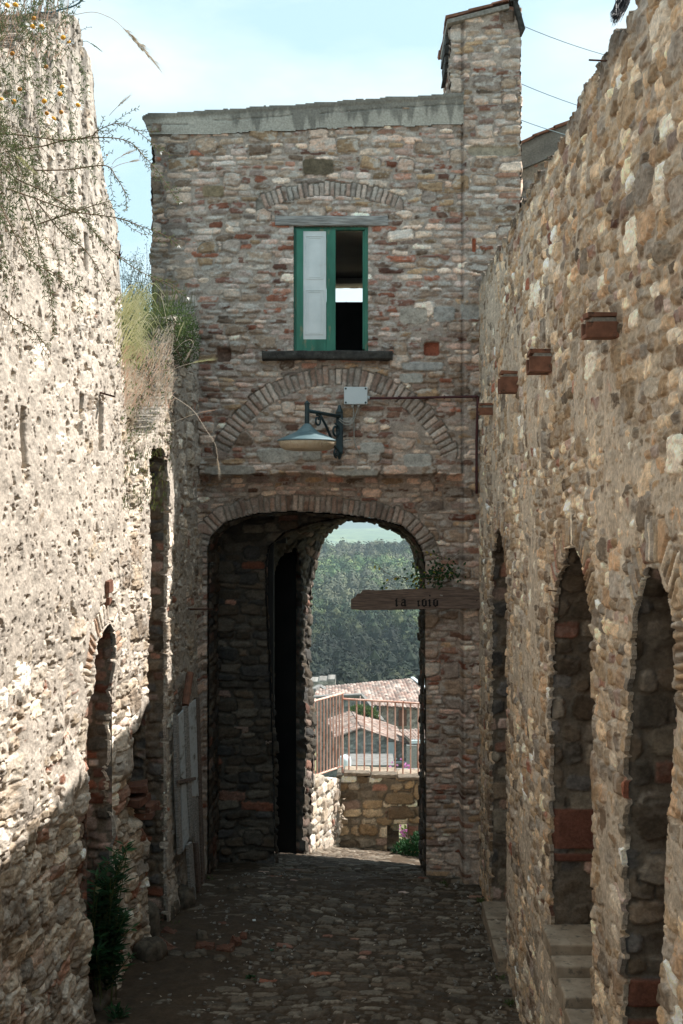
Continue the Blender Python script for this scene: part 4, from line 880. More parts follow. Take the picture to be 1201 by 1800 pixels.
# lean-to in front of it with a blue-grey wall
hA2 = empty('lean_to', P(655, 1360, 86), 'small blue grey rendered lean-to with a pale flat roof edge below the stone gable', 'shed')
mb = MB(); a_ = P(608, 1349, 87); b2_ = P(690, 1349, 87); mb.box(((a_.x + b2_.x) / 2, 89, a_.z - 1.6), (b2_.x - a_.x, 3.8, 3.2)); mb.build('wall', noise_mat('blue_render', (.22, .28, .30), (.32, .37, .38), scale=1.5), hA2)
mb = MB(); mb.box(((a_.x + b2_.x) / 2, 89, a_.z + .1), (b2_.x - a_.x + .3, 3.9, .12)); mb.build('roof_edge', M['far_grey'], hA2)
tk = MB(); w = P(606, 1338, 86.5); tk.lathe(w + Vector((0, 0, -.9)), [(0, 0), (.45, 0), (.5, .2), (.5, 1.0), (.42, 1.25), (.15, 1.36), (0, 1.38)], 20); tk.build('water_tank', M['plastic'], None, smooth=True, loc=w + Vector((0, 0, -.9)))
tag(bpy.data.objects['water_tank'], 'round pale water tank on the roof edge beside the stone gable', 'tank')
# big house with the long roof behind
hB = empty('long_house', P(680, 1300, 112), 'big house with the longest weathered tiled roof, at the edge of the woods', 'house')
zb_ = -18.3; r0 = Pz(556, 1208, zb_ - .3); r1 = P(724, 1193, r0.y + .4); e0 = P(600, 1238, r0.y - 7); e1 = P(750, 1246, r0.y - 7.5)
e0 = P(552, 1236, r0.y - 7)
tile_roof('roof', r0, r1, e1, e0, hB, 411); tile_roof('roof', r1, r1 + Vector((.1, .1, 0)), P(760, 1214, r1.y - 1), e1 + Vector((.1, 0, 0)), hB, 412)
mb = MB(); mb.bar(r1 + Vector((.05, 0, .12)), P(747, 1210, r1.y - 2.5) + Vector((0, 0, .1)), .32, .12); mb.build('verge_trim', M['plastic'], hB)
wl = Vector((P(670, 1244, r0.y - 7).x, r0.y - 6.7, P(670, 1244, r0.y - 7).z))
wall_poly('wall', [Vector((wl.x, wl.y, -27)), Vector((wl.x + 6.5, wl.y - .3, -27)), Vector((wl.x + 6.5, wl.y - .3, e1.z - .15)), Vector((wl.x, wl.y, wl.z + .05))], .4, hB, 413, (.30, .27, .235), rel=.012)
w = P(708, 1262, wl.y - .25); mb = MB(); mb.box(w, (.75, .12, 1.5)); mb.build('window', M['brick'], hB)
# grey annex with flat top on its left
hC = empty('grey_annex', P(620, 1260, 104), 'grey rendered annex with a flat top between the long roof and the stone gable', 'house')
a_ = P(556, 1226, 103); b2_ = P(634, 1222, 103); c_ = P(672, 1262, 103)
wall_poly('wall', [Vector((a_.x, 103, -27)), Vector((b2_.x, 103, -27)), b2_, a_], .5, hC, 421, (.25, .25, .235), rel=.012)
wall_poly('wall', [Vector((b2_.x + .01, 103, -27)), Vector((c_.x, 101.5, -27)), Vector((c_.x, 101.5, c_.z)), Vector((b2_.x, 103, b2_.z))], .4, hC, 422, (.30, .295, .28), rel=.012)
mb = MB(); mb.bar(a_ + Vector((-.2, -.2, .1)), b2_ + Vector((.1, -.2, .1)), .7, .14); mb.bar(b2_ + Vector((.1, -.2, .1)), Vector((c_.x, 101.3, c_.z + .1)), .35, .16); mb.build('coping', M['far_grey'], hC)
# house behind, at the left, white gable box
hD = empty('pale_house', P(570, 1215, 122), 'small pale box of a house just above the left end of the long roof', 'house')
a_ = P(540, 1199, 121); b2_ = P(590, 1193, 121)
wall_poly('wall', [Vector((a_.x, 121, -26)), Vector((b2_.x, 121, -26)), b2_, a_], 3.0, hD, 431, (.30, .28, .25), rel=.01)
mb = MB(); mb.bar(P(552, 1213, 110) + Vector((0, 0, .0)), P(562, 1206, 112), .4, .3); mb.bar(P(562, 1206, 112), P(585, 1222, 110), .4, .3); mb.build('gable_trim', M['far_grey'], hD)
# right: pink-roofed house with reddish wall
hE = empty('red_house', P(738, 1330, 88), 'reddish brown walled house with a pale gutter and pink tiles, farthest right', 'house')
r0 = P(702, 1284, 96); r1 = P(790, 1278, 96); e1 = P(790, 1301, 89); e0 = P(722, 1301, 89)
tile_roof('roof', r0, r1, e1, e0, hE, 441)
a_ = P(724, 1309, 89.4); b2_ = P(795, 1309, 89.4)
mb = MB(); mb.box(((a_.x + b2_.x) / 2, 91.2, a_.z - 3.0), (b2_.x - a_.x, 3.4, 6.0)); mb.build('wall', M['brick'], hE)
mb = MB(); mb.bar(P(722, 1304, 88.8), P(795, 1303, 88.8), .25, .25); mb.build('gutter', M['plastic'], hE)
mb = MB(); w = P(724, 1330, 88.6); mb.box(w, (.8, .3, 1.8)); mb.build('door', M['wood_grey'], hE)
# paved yard wall below with pale render
hF = empty('yard_wall', P(720, 1365, 80), 'pale rendered yard wall under the red walled house', 'wall')
mb = MB(); a_ = P(660, 1352, 80); mb.box((a_.x + 4, 80.2, a_.z - 1.5), (8, .5, 3), None, .05, rs_); mb.build('wall_body', M['mortar'], hF)

# ------------------------------------------------------------ neighbour house behind the right wall
nh = empty('neighbour_house', (3.2, 14.6, -4.2), 'stone house behind the right wall with a rising grey roof verge, right of the chimney', 'house')
wall_v = lambda u: np.interp(u, [1.9, 2.0, 2.67, 4.5], [4.42, 4.50, 4.78, 5.5])
plane_sheet('wall', (0, 14.6, 0), (1, 0, 0), (0, 0, 1), (0, -1, 0), 1.9, 5.0, -4.4, 5.6, .022, nh, 451, keepf=lambda u, v: v < wall_v(u) - .30, rim=(0, .3, 0), pal=DARKST * 1.3, big=.4, cover=.4)
us = np.arange(1.9, 5.0, .03); vs = np.arange(0, .34, .03); U, V = np.meshgrid(us, vs); b = np.stack([U, U * 0 + 14.52, wall_v(U) - .32 + V], -1)
cs = np.array((.16, .15, .13)) * (.6 + .8 * fbm(U * 5, V * 9, 453, 4))[..., None]; grid_obj('verge_band', b, np.array((0, -1., 0)), .02 * fbm(U * 4, V * 8, 452, 4), cs, M['masonry'], nh, rim=(0, 2.0, 0))
mb = MB(); rr_ = random.Random(8)
for k in range(11):
    x = 1.93 + .27 * k; x2 = x + .29; mb.prism([(x, 14.46, float(wall_v(x)) + .012 + rr_.uniform(0, .012)), (x2, 14.46, float(wall_v(x2)) + .008), (x2, 14.46, float(wall_v(x2)) + .035), (x, 14.46, float(wall_v(x)) + .05)], (0, 2.2, 0))
mb.build('roof_tiles', M['terra'], nh)

# ------------------------------------------------------------ cables in the sky
for k, (a, b, lab) in enumerate(((P(917, 44, 12.9), P(1330, 118, 17), 'thin cable running right from the top of the chimney'), (P(914, 146, 12.9), P(1330, 222, 17), 'thin cable running right from halfway down the chimney'), (P(914, 210, 13.2), P(1330, 262, 17), 'thin cable leaving the gatehouse just above the neighbour roof'))):
    pts = [a.lerp(b, t) - Vector((0, 0, .22 * 4 * t * (1 - t))) for t in np.linspace(0, 1, 22)]
    o = MB().tube(pts, .0045, 5).build('overhead_cable', M['blackcable'], None, loc=a); tag(o, lab, 'cable', 'overhead cables')

# ------------------------------------------------------------ WALL LAMP
lamp = empty('street_lamp', P(597, 760, FY), 'black iron wall lamp with a wide blue grey shade above the passage', 'lamp')
LY = 11.85; lc = P(540, 770, LY); s = LY / F
mb = MB(); wa = P(597, 717, FY - .03); wb = P(597, 803, FY - .03)
wx_ = wa.x
mb.box((wx_, FY - .055, (wa.z + wb.z) / 2), (.075, .045, wa.z - wb.z - .06)); mb.tube([(wx_, FY - .07, wb.z - .03), (wx_, FY - .07, wb.z + .05)], [.012, .038], 10); mb.tube([(wx_, FY - .07, wa.z - .05), (wx_, FY - .07, wa.z + .03)], [.038, .012], 10)
mb.build('wall_plate', M['iron'], lamp, bevel=.006)
pt = Vector((lc.x, LY, fz(0)));  ztop = P(540, 722, LY).z
mb = MB(); a = Vector((wx_, FY - .08, P(590, 733, FY).z)); b = Vector((lc.x + .01, LY, ztop)); mb.tube([a, b], .020, 10); mb.build('bracket_arm', M['iron'], lamp, smooth=True)
d = (b - a); 
def on(t, dz): return a + d * t + Vector((0, 0, dz))
mb = MB(); mb.tube([on(.62, -.02), on(.45, -.12), on(.28, -.24), on(.12, -.36)], .014, 8)
def scroll(c, r, tilt, s0=0, turns=1.25):
    dd = Vector((d.x, d.y, 0)).normalized(); pts = []
    for k in range(26):
        t = s0 + turns * 2 * math.pi * k / 25; rr = r * (1 - .55 * k / 25); pts.append(c + dd * math.cos(t) * rr + Vector((0, 0, math.sin(t) * rr)))
    return pts
mb.tube(scroll(on(.70, -.085), .062, 0, 1.2), .011, 7); mb.tube(scroll(on(.13, -.16), .075, 0, 1.5), .012, 7); mb.tube(scroll(on(.10, -.40), .055, 0, -1.5), .011, 7)
mb.build('bracket_scrolls', M['iron'], lamp, smooth=True)
mb = MB(); zsh = P(540, 745, LY).z
mb.tube([(lc.x, LY, zsh - .01), (lc.x, LY, P(540, 710, LY).z)], .025, 12); mb.lathe((lc.x, LY, P(540, 710, LY).z), [(0.03, -.004), (.031, .008), (.024, .014), (.0, .042)], 12); mb.build('stem', M['iron'], lamp, smooth=False)
zr_ = P(540, 773.5, LY).z; H = zsh - zr_
prof = [(.026, H + .002), (.038, H - .008), (.055, H - .03), (.085, H - .055), (.108, H * .56), (.112, H * .52), (.118, H * .50), (.175, H * .36), (.235, H * .20), (.285, H * .06), (.308, 0), (.311, -.012), (.303, -.014), (.298, -.002), (.23, H * .17), (.11, H * .45)]
sh_ = MB().lathe((lc.x, LY, zr_), prof, 48).build('lamp_shade', M['shade'], lamp, smooth=True)
prof = [(.302, -.012), (.304, -.022), (.288, -.055), (.262, -.088), (.238, -.102), (.15, -.112), (.0, -.116)]
MB().lathe((lc.x, LY, zr_), prof, 48).build('diffuser', M['diffuser'], lamp, smooth=True)
# junction box, its cables, the conduit
jb = P(625.5, 696, FY - .05); jr = empty('junction_box', jb, 'pale grey plastic junction box on the gatehouse wall right of the lamp', 'junction box')
MB().box(jb, (.252, .07, .186)).build('box_body', M['plastic'], jr, bevel=.010)
MB().box(jb + Vector((0, -.040, 0)), (.256, .018, .190)).build('box_lid', M['plastic'], jr, bevel=.006)
for sx in (-1, 1):
    for sz in (-1, 1): mb = MB().lathe(jb + Vector((sx * .108, -.049, sz * .076)), [(.011, 0), (.011, .003), (.006, .0035), (0, .0005)], 12, Matrix.Rotation(R(90), 3, 'X')); mb.build('lid_screw', M['iron'], jr)
mb = MB(); rg = Matrix.Rotation(R(90), 3, 'Y'); mb.lathe(jb + Vector((.126, .005, -.02)), [(.024, 0), (.024, .012), (.017, .014), (.017, .032), (.010, .034)], 14, rg); mb.build('cable_gland', M['plastic'], jr)
for dx in (-.035, .03): mb = MB().lathe(jb + Vector((dx, .0, -.093)), [(.016, 0), (.016, -.02), (.011, -.024), (.008, -.03)], 12); mb.build('cable_gland', M['plastic'], jr)
def smooth_pts(pts, n=8):
    pts = [Vector(p) for p in pts]; out = []
    for i in range(len(pts) - 1):
        p0 = pts[max(i - 1, 0)]; p1 = pts[i]; p2 = pts[i + 1]; p3_ = pts[min(i + 2, len(pts) - 1)]
        for k in range(n):
            t = k / n; out.append(.5 * ((2 * p1) + (-p0 + p2) * t + (2 * p0 - 5 * p1 + 4 * p2 - p3_) * t * t + (-p0 + 3 * p1 - 3 * p2 + p3_) * t ** 3))
    return out + [pts[-1]]
mb = MB()
g1 = jb + Vector((-.035, 0, -.11)); g2_ = jb + Vector((.03, 0, -.11))
mb.tube(smooth_pts([g1, P(622, 728, FY - .06), P(616, 741, FY - .08), P(605, 741, FY - .10), P(597, 735, FY - .10)]), .006, 6)
mb.tube(smooth_pts([g2_, P(624, 733, FY - .06), P(618, 745, FY - .08), P(606, 746, FY - .11), P(596, 738, FY - .11)]), .006, 6)
mb.tube(smooth_pts([g1 + Vector((.01, .01, .0)), P(622, 735, FY - .05), P(623, 770, FY - .04), P(627, 786, FY - .04), P(632, 797, FY - .03), P(633, 806, FY + .02)]), .006, 6)
cb_ = mb.build('power_cable', M['cable'], None, smooth=True, loc=g1); tag(cb_, 'pale power cables looping from the junction box down to the lamp bracket', 'cable')
mb = MB(); mb.tube(smooth_pts([P(650, 700, FY - .06), P(740, 699, FY - .055), P(832, 697, FY - .105), P(839, 698, FY - .105), P(840, 705, FY - .105), P(838, 780, FY - .10), P(838, 868, FY - .10)], 6), .014, 8)
for x, y in ((700, 699.3), (780, 698)): mb.tube([P(x, y, FY - .07), P(x + 3, y, FY - .07)], .020, 8)
cd_ = mb.build('conduit_pipe', M['conduit'], None, smooth=True, loc=P(840, 868, FY - .1)); tag(cd_, 'dark red conduit pipe running right from the junction box then down beside the right wall', 'pipe')

# ------------------------------------------------------------ WOODEN SIGN with its worn blackletter
sY = 12.30; sg = empty('wooden_sign', P(740, 1055, sY), 'dark brown wooden board with worn black gothic letters across the passage', 'sign')
out = [(617, 1071), (617, 1054), (624, 1050), (629, 1044), (634, 1043), (638, 1037), (650, 1037), (668, 1038), (690, 1037), (712, 1036), (735, 1035), (760, 1034), (790, 1032), (806, 1032), (818, 1036), (832, 1037), (843, 1041), (846, 1046), (846, 1070), (780, 1070), (700, 1072), (640, 1073)]
MB().prism([P(x, y, sY) for x, y in out][::-1], (0, .035, 0)).build('board', M['wood_sign'], sg, bevel=.003)
mbs = MB()
def stroke(x0, y0, x1, y1, w):      # a pen stroke of the lettering, in photograph pixels on the board
    a = P(x0, y0, sY - .006); b = P(x1, y1, sY - .006); mbs.bar(a, b, w * sY / F, .004, Vector((0, 1, 0))) if False else None
    d = (b - a).normalized(); n = Vector((d.z, 0, -d.x)) * w * sY / F / 2
    mbs.prism([a + n, b + n, b - n, a - n], (0, .004, 0))
def g_i(x, b=1066, t=1054): stroke(x, t, x, b, 3.0); stroke(x - 2.2, t + 2.4, x + .6, t - .4, 2.0); stroke(x - .6, b + .2, x + 2.6, b - 2, 2.0)
def g_o(x): stroke(x, 1054.5, x, 1064.5, 3.0); stroke(x + 6, 1055, x + 6, 1065, 3.0); stroke(x - .8, 1055.5, x + 5, 1052.8, 1.9); stroke(x + .4, 1065.5, x + 6.6, 1064, 1.9); stroke(x + 1, 1064, x + 3.4, 1066.8, 1.6)
def letter():
    global mbs
    mbs.build('letter', M['ink'], sg); mbs = MB()
g_i(697); stroke(696.2, 1053, 699, 1052, 1.6); letter()
x = 706; stroke(x + 6, 1054, x + 6, 1065, 3.0); stroke(x, 1055.5, x + 5.4, 1053, 1.8); stroke(x + .4, 1059.6, x + 6, 1058.6, 1.7); stroke(x + .3, 1060, x + .3, 1064.6, 2.4); stroke(x, 1065, x + 5.4, 1064.6, 1.7); stroke(x + 6, 1065.8, x + 8.4, 1064, 1.8); letter()
stroke(735.5, 1056, 735.5, 1065, 2.5); stroke(733.6, 1057.4, 736, 1055.2, 1.8); stroke(734.8, 1066, 738.4, 1063.8, 1.9); stroke(736.5, 1057, 738.2, 1055.4, 1.4); letter()
g_o(743); letter(); g_i(755.5); stroke(754.8, 1046.4, 757, 1048.0, 2.4); letter(); g_o(763); letter()
mb = MB(); mb.box(P(776, 1046.5, sY - .002), (.03, .006, .012), Matrix.Rotation(R(10), 3, 'Y')); mb.build('knot_scar', M['wood_grey'], sg)
mb = MB(); mb.tube([P(838, 1055, sY), P(838, 1055, sY + .35)], .012, 8); mb.build('fixing_bolt', M['rust'], sg); mb = MB(); mb.tube([P(800, 1050, sY + .03), P(800, 1050, sY + .35)], .010, 8); mb.build('fixing_bolt', M['rust'], sg)

# ------------------------------------------------------------ RAILING on the parapet
rl = empty('metal_railing', (.6, 17.15, -4.13), 'rusty pink painted metal railing with upright bars on the parapet past the passage', 'railing')
yr = 17.16
def Pr(x, y): return P(x, y, yr)
mb = MB(); mb.tube([Pr(602, 1358), Pr(602, 1218)], .017, 8); mb.build('corner_post', M['rail'], rl)
mb = MB(); mb.tube([Pr(602, 1228.5), Pr(748, 1237), Pr(860, 1243.5)], .015, 8); mb.build('top_rail', M['rail'], rl)
mb = MB(); mb.tube([Pr(602, 1358), Pr(748, 1369), Pr(860, 1377)], .015, 8); mb.build('bottom_rail', M['rail'], rl)
x = 613.6
while x < 850:
    t = (x - 602) / 146; MB().tube([Pr(x, 1358 + 11 * t), Pr(x, 1229 + 8.5 * t)], .0135, 6).build('bar', M['rail'], rl); x += 13.55
c0 = Pr(602, 1219); c1 = P(540, 1233, 15.75); d0 = Pr(602, 1347); d1 = P(540, 1370, 15.75)
c1 = P(546, 1234, 15.8); d1 = P(546, 1366, 15.8)
MB().tube([c0, c1], .016, 8).build('side_top_rail', M['rail'], rl); MB().tube([d0, d1], .015, 8).build('side_bottom_rail', M['rail'], rl)
for k in range(1, 10):
    t = k / 10 ; MB().tube([d0.lerp(d1, t), c0.lerp(c1, t)], .013, 6).build('bar', M['rail'], rl)

# ------------------------------------------------------------ OLD PANELS leaning on the left wall
pn = empty('old_wooden_door', (wall_left_x(11.8), 11.8, -4.1), 'battered pale panelled door leaning against the left wall beside the passage', 'door')
def Pl(x, y, off=.07):      # a pixel carried onto the plane just in front of the left wall
    k = (x - 632) / F; Y = (-1.73 - .11 * 12.5 + off) / (k - .11); return P(x, y, Y)
def slat(pts, th, name, mat, par, off=.07):
    q = [Pl(x, y, off) for x, y in pts]; return MB().prism(q, (-th, .11 * th, 0)).build(name, M[mat], par, bevel=.003)
slat([(309.5, 1256), (314, 1258), (319, 1440), (322, 1498), (316, 1502), (311, 1380)], .03, 'stile', 'wood_grey', pn, .09)
slat([(325, 1243), (331, 1240), (337, 1380), (341, 1470), (336, 1475), (331, 1400)], .03, 'stile', 'wood_grey', pn, .10)
slat([(346, 1227), (351, 1226), (356, 1400), (362, 1570), (357, 1575), (351, 1400)], .035, 'stile', 'wood_sign', pn, .10)
slat([(314, 1257), (325, 1245), (331, 1366), (324, 1372), (319, 1366)], .012, 'panel', 'panel', pn, .085)
slat([(331, 1240), (346, 1228), (350, 1340), (351, 1400), (337, 1400)], .012, 'panel', 'panel', pn, .09)
slat([(319, 1380), (331, 1376), (334, 1470), (322, 1497)], .012, 'panel', 'panel', pn, .085)
slat([(337, 1402), (351, 1402), (356, 1560), (343, 1480)], .012, 'panel', 'wood_grey', pn, .085)
slat([(331, 1486), (338, 1480), (345, 1575), (349, 1608), (342, 1610), (336, 1560)], .03, 'broken_board', 'wood_grey', pn, .14)
slat([(344, 1482), (349, 1480), (357, 1590), (352, 1600)], .03, 'broken_board', 'wood_sign', pn, .12)
slat([(313, 1372), (345, 1366), (345, 1371), (313, 1378)], .02, 'cross_rail', 'wood_sign', pn, .11)
mb = MB(); a = Pl(334, 1184, .06); b = Pl(326, 1240, .08); mb.tube([a, a.lerp(b, .5) + Vector((0, 0, 0))], [.040, .036], 10); mb.tube([a.lerp(b, .5), b], [.042, .036], 10); tp = mb.build('clay_pipe', M['terra'], None, loc=b); tag(tp, 'short dark terracotta pipe fixed to the left wall above the old door', 'pipe')

# ------------------------------------------------------------ loose bricks and stones at the foot of the left wall
def rubble_piece(name, loc, size, rot, mat, seed, label, cat, group):
    r = random.Random(seed); import bmesh
    bm = bmesh.new(); bmesh.ops.create_cube(bm, size=1); bmesh.ops.subdivide_edges(bm, edges=bm.edges[:], cuts=5, use_grid_fill=True)
    for v in bm.verts:
        co = v.co.copy(); n = Vector([float(vn(np.array([co.x * 5 + seed]), np.array([co.y * 5 + co.z * 3 + q_ * 9]), seed)[0]) - .5 for q_ in range(3)]) * .22 + Vector([r.uniform(-1, 1) for _ in range(3)]) * .015; rd = co.normalized() * .62
        if mat == 'rock': co = co.lerp(rd, .62)
        else: co = co.lerp(rd, .08)
        v.co = Vector(((co.x + n.x) * size[0], (co.y + n.y) * size[1], (co.z + n.z) * size[2]))
    me = bpy.data.meshes.new(name); bm.to_mesh(me); bm.free(); me.polygons.foreach_set('use_smooth', [mat == 'rock'] * len(me.polygons))
    o = link(name, me, None, [M[mat]]); o.location = loc; o.rotation_euler = rot; tag(o, label, cat, group); return o
def G(x, y):        # the paving under a photograph pixel
    Y = 9.0
    for _ in range(12):
        z = float(floor_z(np.array(0.0 + (x - 632) / F * Y), np.array(Y))); Y = -z * F / (y - 877)
    return P(x, y, Y)
items = [
 ('loose_brick', (360, 1672), (.20, .12, .10), (0, .1, .1), 'brick', 'half brick lying flat in the middle of the rubble by the left wall'),
 ('loose_brick', (396, 1675), (.19, .11, .09), (.1, -.15, -.1), 'brick', 'pale topped brick lying right of the half brick in the rubble'),
 ('loose_brick', (414, 1664), (.09, .12, .11), (.2, .3, .5), 'brick', 'broken brick chunk farthest right in the rubble'),
 ('loose_brick', (427, 1655), (.08, .09, .10), (.5, .2, .2), 'brick', 'small upright brick fragment on the paving right of the rubble'),
 ('loose_brick', (292, 1670), (.30, .13, .07), (.1, .2, -.6), 'brick', 'long reddish brick sloping at the foot of the left wall'),
 ('loose_brick', (300, 1646), (.20, .10, .08), (0, .3, -.3), 'brick', 'brick at the wall foot behind the small green weed'),
 ('loose_brick', (391, 1628), (.09, .07, .05), (0, 0, .3), 'brick', 'little brick fragment alone on the paving above the rubble'),
 ('loose_stone', (355, 1656), (.11, .10, .12), (0, 0, .4), 'rock', 'dark round stone behind the half brick'),
 ('loose_stone', (352, 1684), (.12, .10, .09), (0, 0, .2), 'rock', 'dark stone just in front of the half brick'),
 ('loose_stone', (338, 1688), (.16, .10, .08), (0, .1, .1), 'rock', 'flat dark stone left of centre in the rubble'),
 ('loose_stone', (312, 1684), (.16, .11, .06), (0, .1, -.3), 'rock', 'thin slanting stone at the left of the rubble'),
 ('loose_stone', (385, 1690), (.12, .10, .06), (0, 0, 0), 'rock', 'stone under the pale topped brick'),
 ('loose_stone', (418, 1684), (.15, .09, .05), (0, 0, -.3), 'rock', 'flat pale stone at the right end of the rubble'),
 ('boulder', (251, 1655), (.30, .26, .42), (0, 0, .3), 'rock', 'big rounded boulder against the foot of the left wall'),
 ('boulder', (264, 1688), (.28, .24, .22), (0, 0, .9), 'rock', 'lower rounded boulder in front of the tallest one'),
 ('boulder', (268, 1600), (.30, .26, .30), (0, .2, .3), 'rock', 'boulder wedged in the broken slot of the left wall'),
 ('boulder', (288, 1616), (.28, .26, .22), (0, 0, 1.3), 'rock', 'boulder at the corner beneath the leaning door'),
 ('boulder', (325, 1595), (.22, .24, .26), (0, 0, .3), 'rock', 'boulder behind the broken boards of the old door'),
 ('loose_stone', (410, 1566), (.13, .10, .08), (0, 0, .3), 'rock', 'reddish stone on the paving near the passage mouth'),
 ('loose_stone', (440, 1562), (.10, .10, .06), (0, 0, .3), 'rock', 'small stone on the paving right of the reddish one near the passage'),
]
for k, (nm, (x, y), sz, rot, mt, lab) in enumerate(items):
    sz = tuple(v_ * (.8 if mt == 'brick' else .9) for v_ in sz)
    g = G(x, y); g.z = g.z + sz[2] * .36; rubble_piece(nm, g, sz, rot, mt, 700 + k, lab, 'brick' if 'brick' in nm else 'stone', 'bricks and stones fallen at the foot of the left wall')
kb_ = rubble_piece('kerb_stone', G(182, 1752) + Vector((0, 0, .05)), (.18, .55, .12), (0, 0, .05), 'rock', 761, 'pale flat step stone under the leafy plant at the bottom left', 'stone', None)
# bricks stuck out of the broken cavity
for k, (x, y) in enumerate(((238, 1405), (255, 1418), (240, 1384), (252, 1432))):
    p = Pl(x, y, -.06); mb = MB(); mb.box(p, (.20, .22, .065), Matrix.Rotation(rs_.uniform(-.3, .3), 3, 'Z') @ Matrix.Rotation(rs_.uniform(-.12, .12), 3, 'X'), .01, rs_); mb.build('protruding_brick', M['brick'], lw, bevel=.006)
# ============================================================ PLANTS
rp = random.Random(77)
def rv(s=1.0): return Vector((rp.uniform(-s, s), rp.uniform(-s, s), rp.uniform(-s, s)))
def path(pts, n=6, jit=0): return smooth_pts([Vector(p) + (rv(jit) if jit else Vector((0, 0, 0))) for p in pts], n)
def leaves_on(mb, pts, step, L, W, spread=.7, start=.15, curl=0):
    tot = 0; acc = 0; side = 1; n = len(pts)
    for i in range(1, n):
        seg = (pts[i] - pts[i - 1]); acc += seg.length
        if i / n < start: acc = 0; continue
        while acc > step:
            acc -= step; d = seg.normalized(); a = d.cross(Vector((0, -1, 0))); a = a.normalized() if a.length > .1 else Vector((0, 0, 1))
            dirn = (d * .8 + a * side * spread + rv(.25)).normalized(); side = -side
            mb.leaf(pts[i] , dirn, Vector((0, -1, .3)) + rv(.6), L * rp.uniform(.7, 1.2), W * rp.uniform(.8, 1.2))
def PP(lst, Y0, Y1=None):
    Y1 = Y0 if Y1 is None else Y1; n = len(lst)
    return [P(x, y, Y0 + (Y1 - Y0) * i / max(1, n - 1)) for i, (x, y) in enumerate(lst)]
def wY(x, off=0.0):     # depth at which a pixel column meets the left wall
    k = (x - 632) / F; return (-1.73 - .11 * 12.5 + off) / (k - .11)

# long hanging sprays from the top of the left wall, each a plant of its own
GS = 'wiry sprays hanging from the top of the left wall'
sprays = [
 ([(-10, 234), (40, 238), (110, 245), (160, 240), (172, 228), (205, 218), (240, 228), (265, 250), (283, 268)], 7.3, 7.0, 'wiry spray arching out to the right highest over the sky gap', .010),
 ([(15, 263), (70, 258), (110, 247), (180, 242), (225, 250), (255, 275), (275, 300), (300, 335), (317, 356)], 7.5, 7.0, 'long wiry spray drooping across the top left corner of the gatehouse', .010),
 ([(4, 292), (30, 315), (75, 337), (128, 370), (165, 405), (200, 445), (235, 470), (270, 490), (300, 505), (330, 523)], 7.2, 6.9, 'longest drooping spray, its tip in front of the gatehouse wall above the bush', .010),
 ([(10, 330), (60, 350), (125, 371), (175, 378), (215, 386), (250, 397), (285, 412), (313, 432)], 7.1, 7.0, 'spray reaching level out of the middle of the tangle to the gatehouse corner', .010),
 ([(60, 300), (120, 300), (185, 290), (205, 310), (218, 335), (223, 360), (221, 372)], 7.4, 7.2, 'thin spray bending straight down beside the wall edge', .009),
 ([(40, 340), (60, 395), (72, 440), (85, 500), (92, 560), (96, 588)], 7.1, 7.0, 'spray hanging straight down over the sunlit wall', .009),
 ([(0, 360), (30, 420), (60, 460), (100, 480), (130, 505)], 7.0, 6.9, 'spray slanting down across the sunlit wall at the far left', .009),
 ([(60, 350), (110, 410), (150, 440), (180, 485), (196, 520)], 7.3, 7.1, 'spray slanting down over the wall towards its broken edge', .009),
 ([(0, 540), (25, 560), (60, 580), (75, 600)], 6.9, 6.8, 'short low sprig at the far left over the pale wall', .009),
 ([(70, 395), (130, 372), (165, 360), (200, 352)], 7.3, 7.1, 'short level twig in the middle of the hanging plants', .009),
]
for k, (pl, ya, yb, lab, w) in enumerate(sprays):
    pts = path(PP(pl, ya, yb), 7, .006); root = empty('hanging_spray', pts[0], lab, 'plant', GS)
    mb = MB(); mb.tube(pts, [.0045 * (1 - .75 * i / len(pts)) + .0006 for i in range(len(pts))], 5)
    lf = MB(); leaves_on(lf, pts, .020, .034, w * .8)
    for j in range(5 + 2 * (k < 4)):
        i = rp.randint(len(pts) // 6, len(pts) - 6); p = pts[i]; d = (pts[i + 2] - p).normalized()
        e = p + d * rp.uniform(.10, .22) + Vector((rp.uniform(-.05, .05), rp.uniform(-.05, .05), rp.uniform(-.12, .08))); tw = path([p, p.lerp(e, .5) + rv(.02), e], 5)
        mb.tube(tw, [.002, .0016] * (len(tw) // 2) + [.0012] * (len(tw) % 2), 4); leaves_on(lf, tw, .018, .026, w * .7, start=0)
    mb.build('stem', M['stem'], root); lf.build('leaves', M['leaf_grey'], root)
    if k in (0, 1, 2, 3):
        fl = MB()
        for j in range(4): fl.leaf(pts[-1] + rv(.008), (pts[-1] - pts[-3]).normalized() + rv(.7), rv(1), .022, .012)
        fl.build('blossom', M['petal'], root)
# tangle of fine green growth filling the corner
tg = empty('tangled_undergrowth', P(40, 250, 7.2), 'tangle of thin green and dry brown stems spilling over the top left of the wall', 'plants', None, 'stuff')
tm = MB(); tl = MB(); tb = MB()
for k in range(520):
    x0 = rp.uniform(-90, 130) ** 1; y0 = rp.uniform(-30, 330) if rp.random() < .6 else rp.uniform(200, 470)
    if x0 > 95 and y0 < 20: continue
    if x0 > 45 and y0 > 90 and rp.random() < .68: continue
    Y = min(wY(x0, 0) - .0, 7.6); Y = max(Y, 6.4) - rp.uniform(-.05, .35); a = P(x0, y0, Y)
    up = 1 if y0 < 90 and rp.random() < .55 else -1
    d = Vector((rp.uniform(-.02, .22), rp.uniform(-.15, .1), up * rp.uniform(.05, .30))); m_ = a + d * .5 + Vector((rp.uniform(0, .05), 0, .05)); pts = path([a, m_, a + d], 5)
    if rp.random() < .48: tb.tube(pts, .0016, 4); leaves_on(tb, pts, .03, .02, .005)
    else: tm.tube(pts, .0016, 4); leaves_on(tl, pts, .017, .032, .009, start=0)
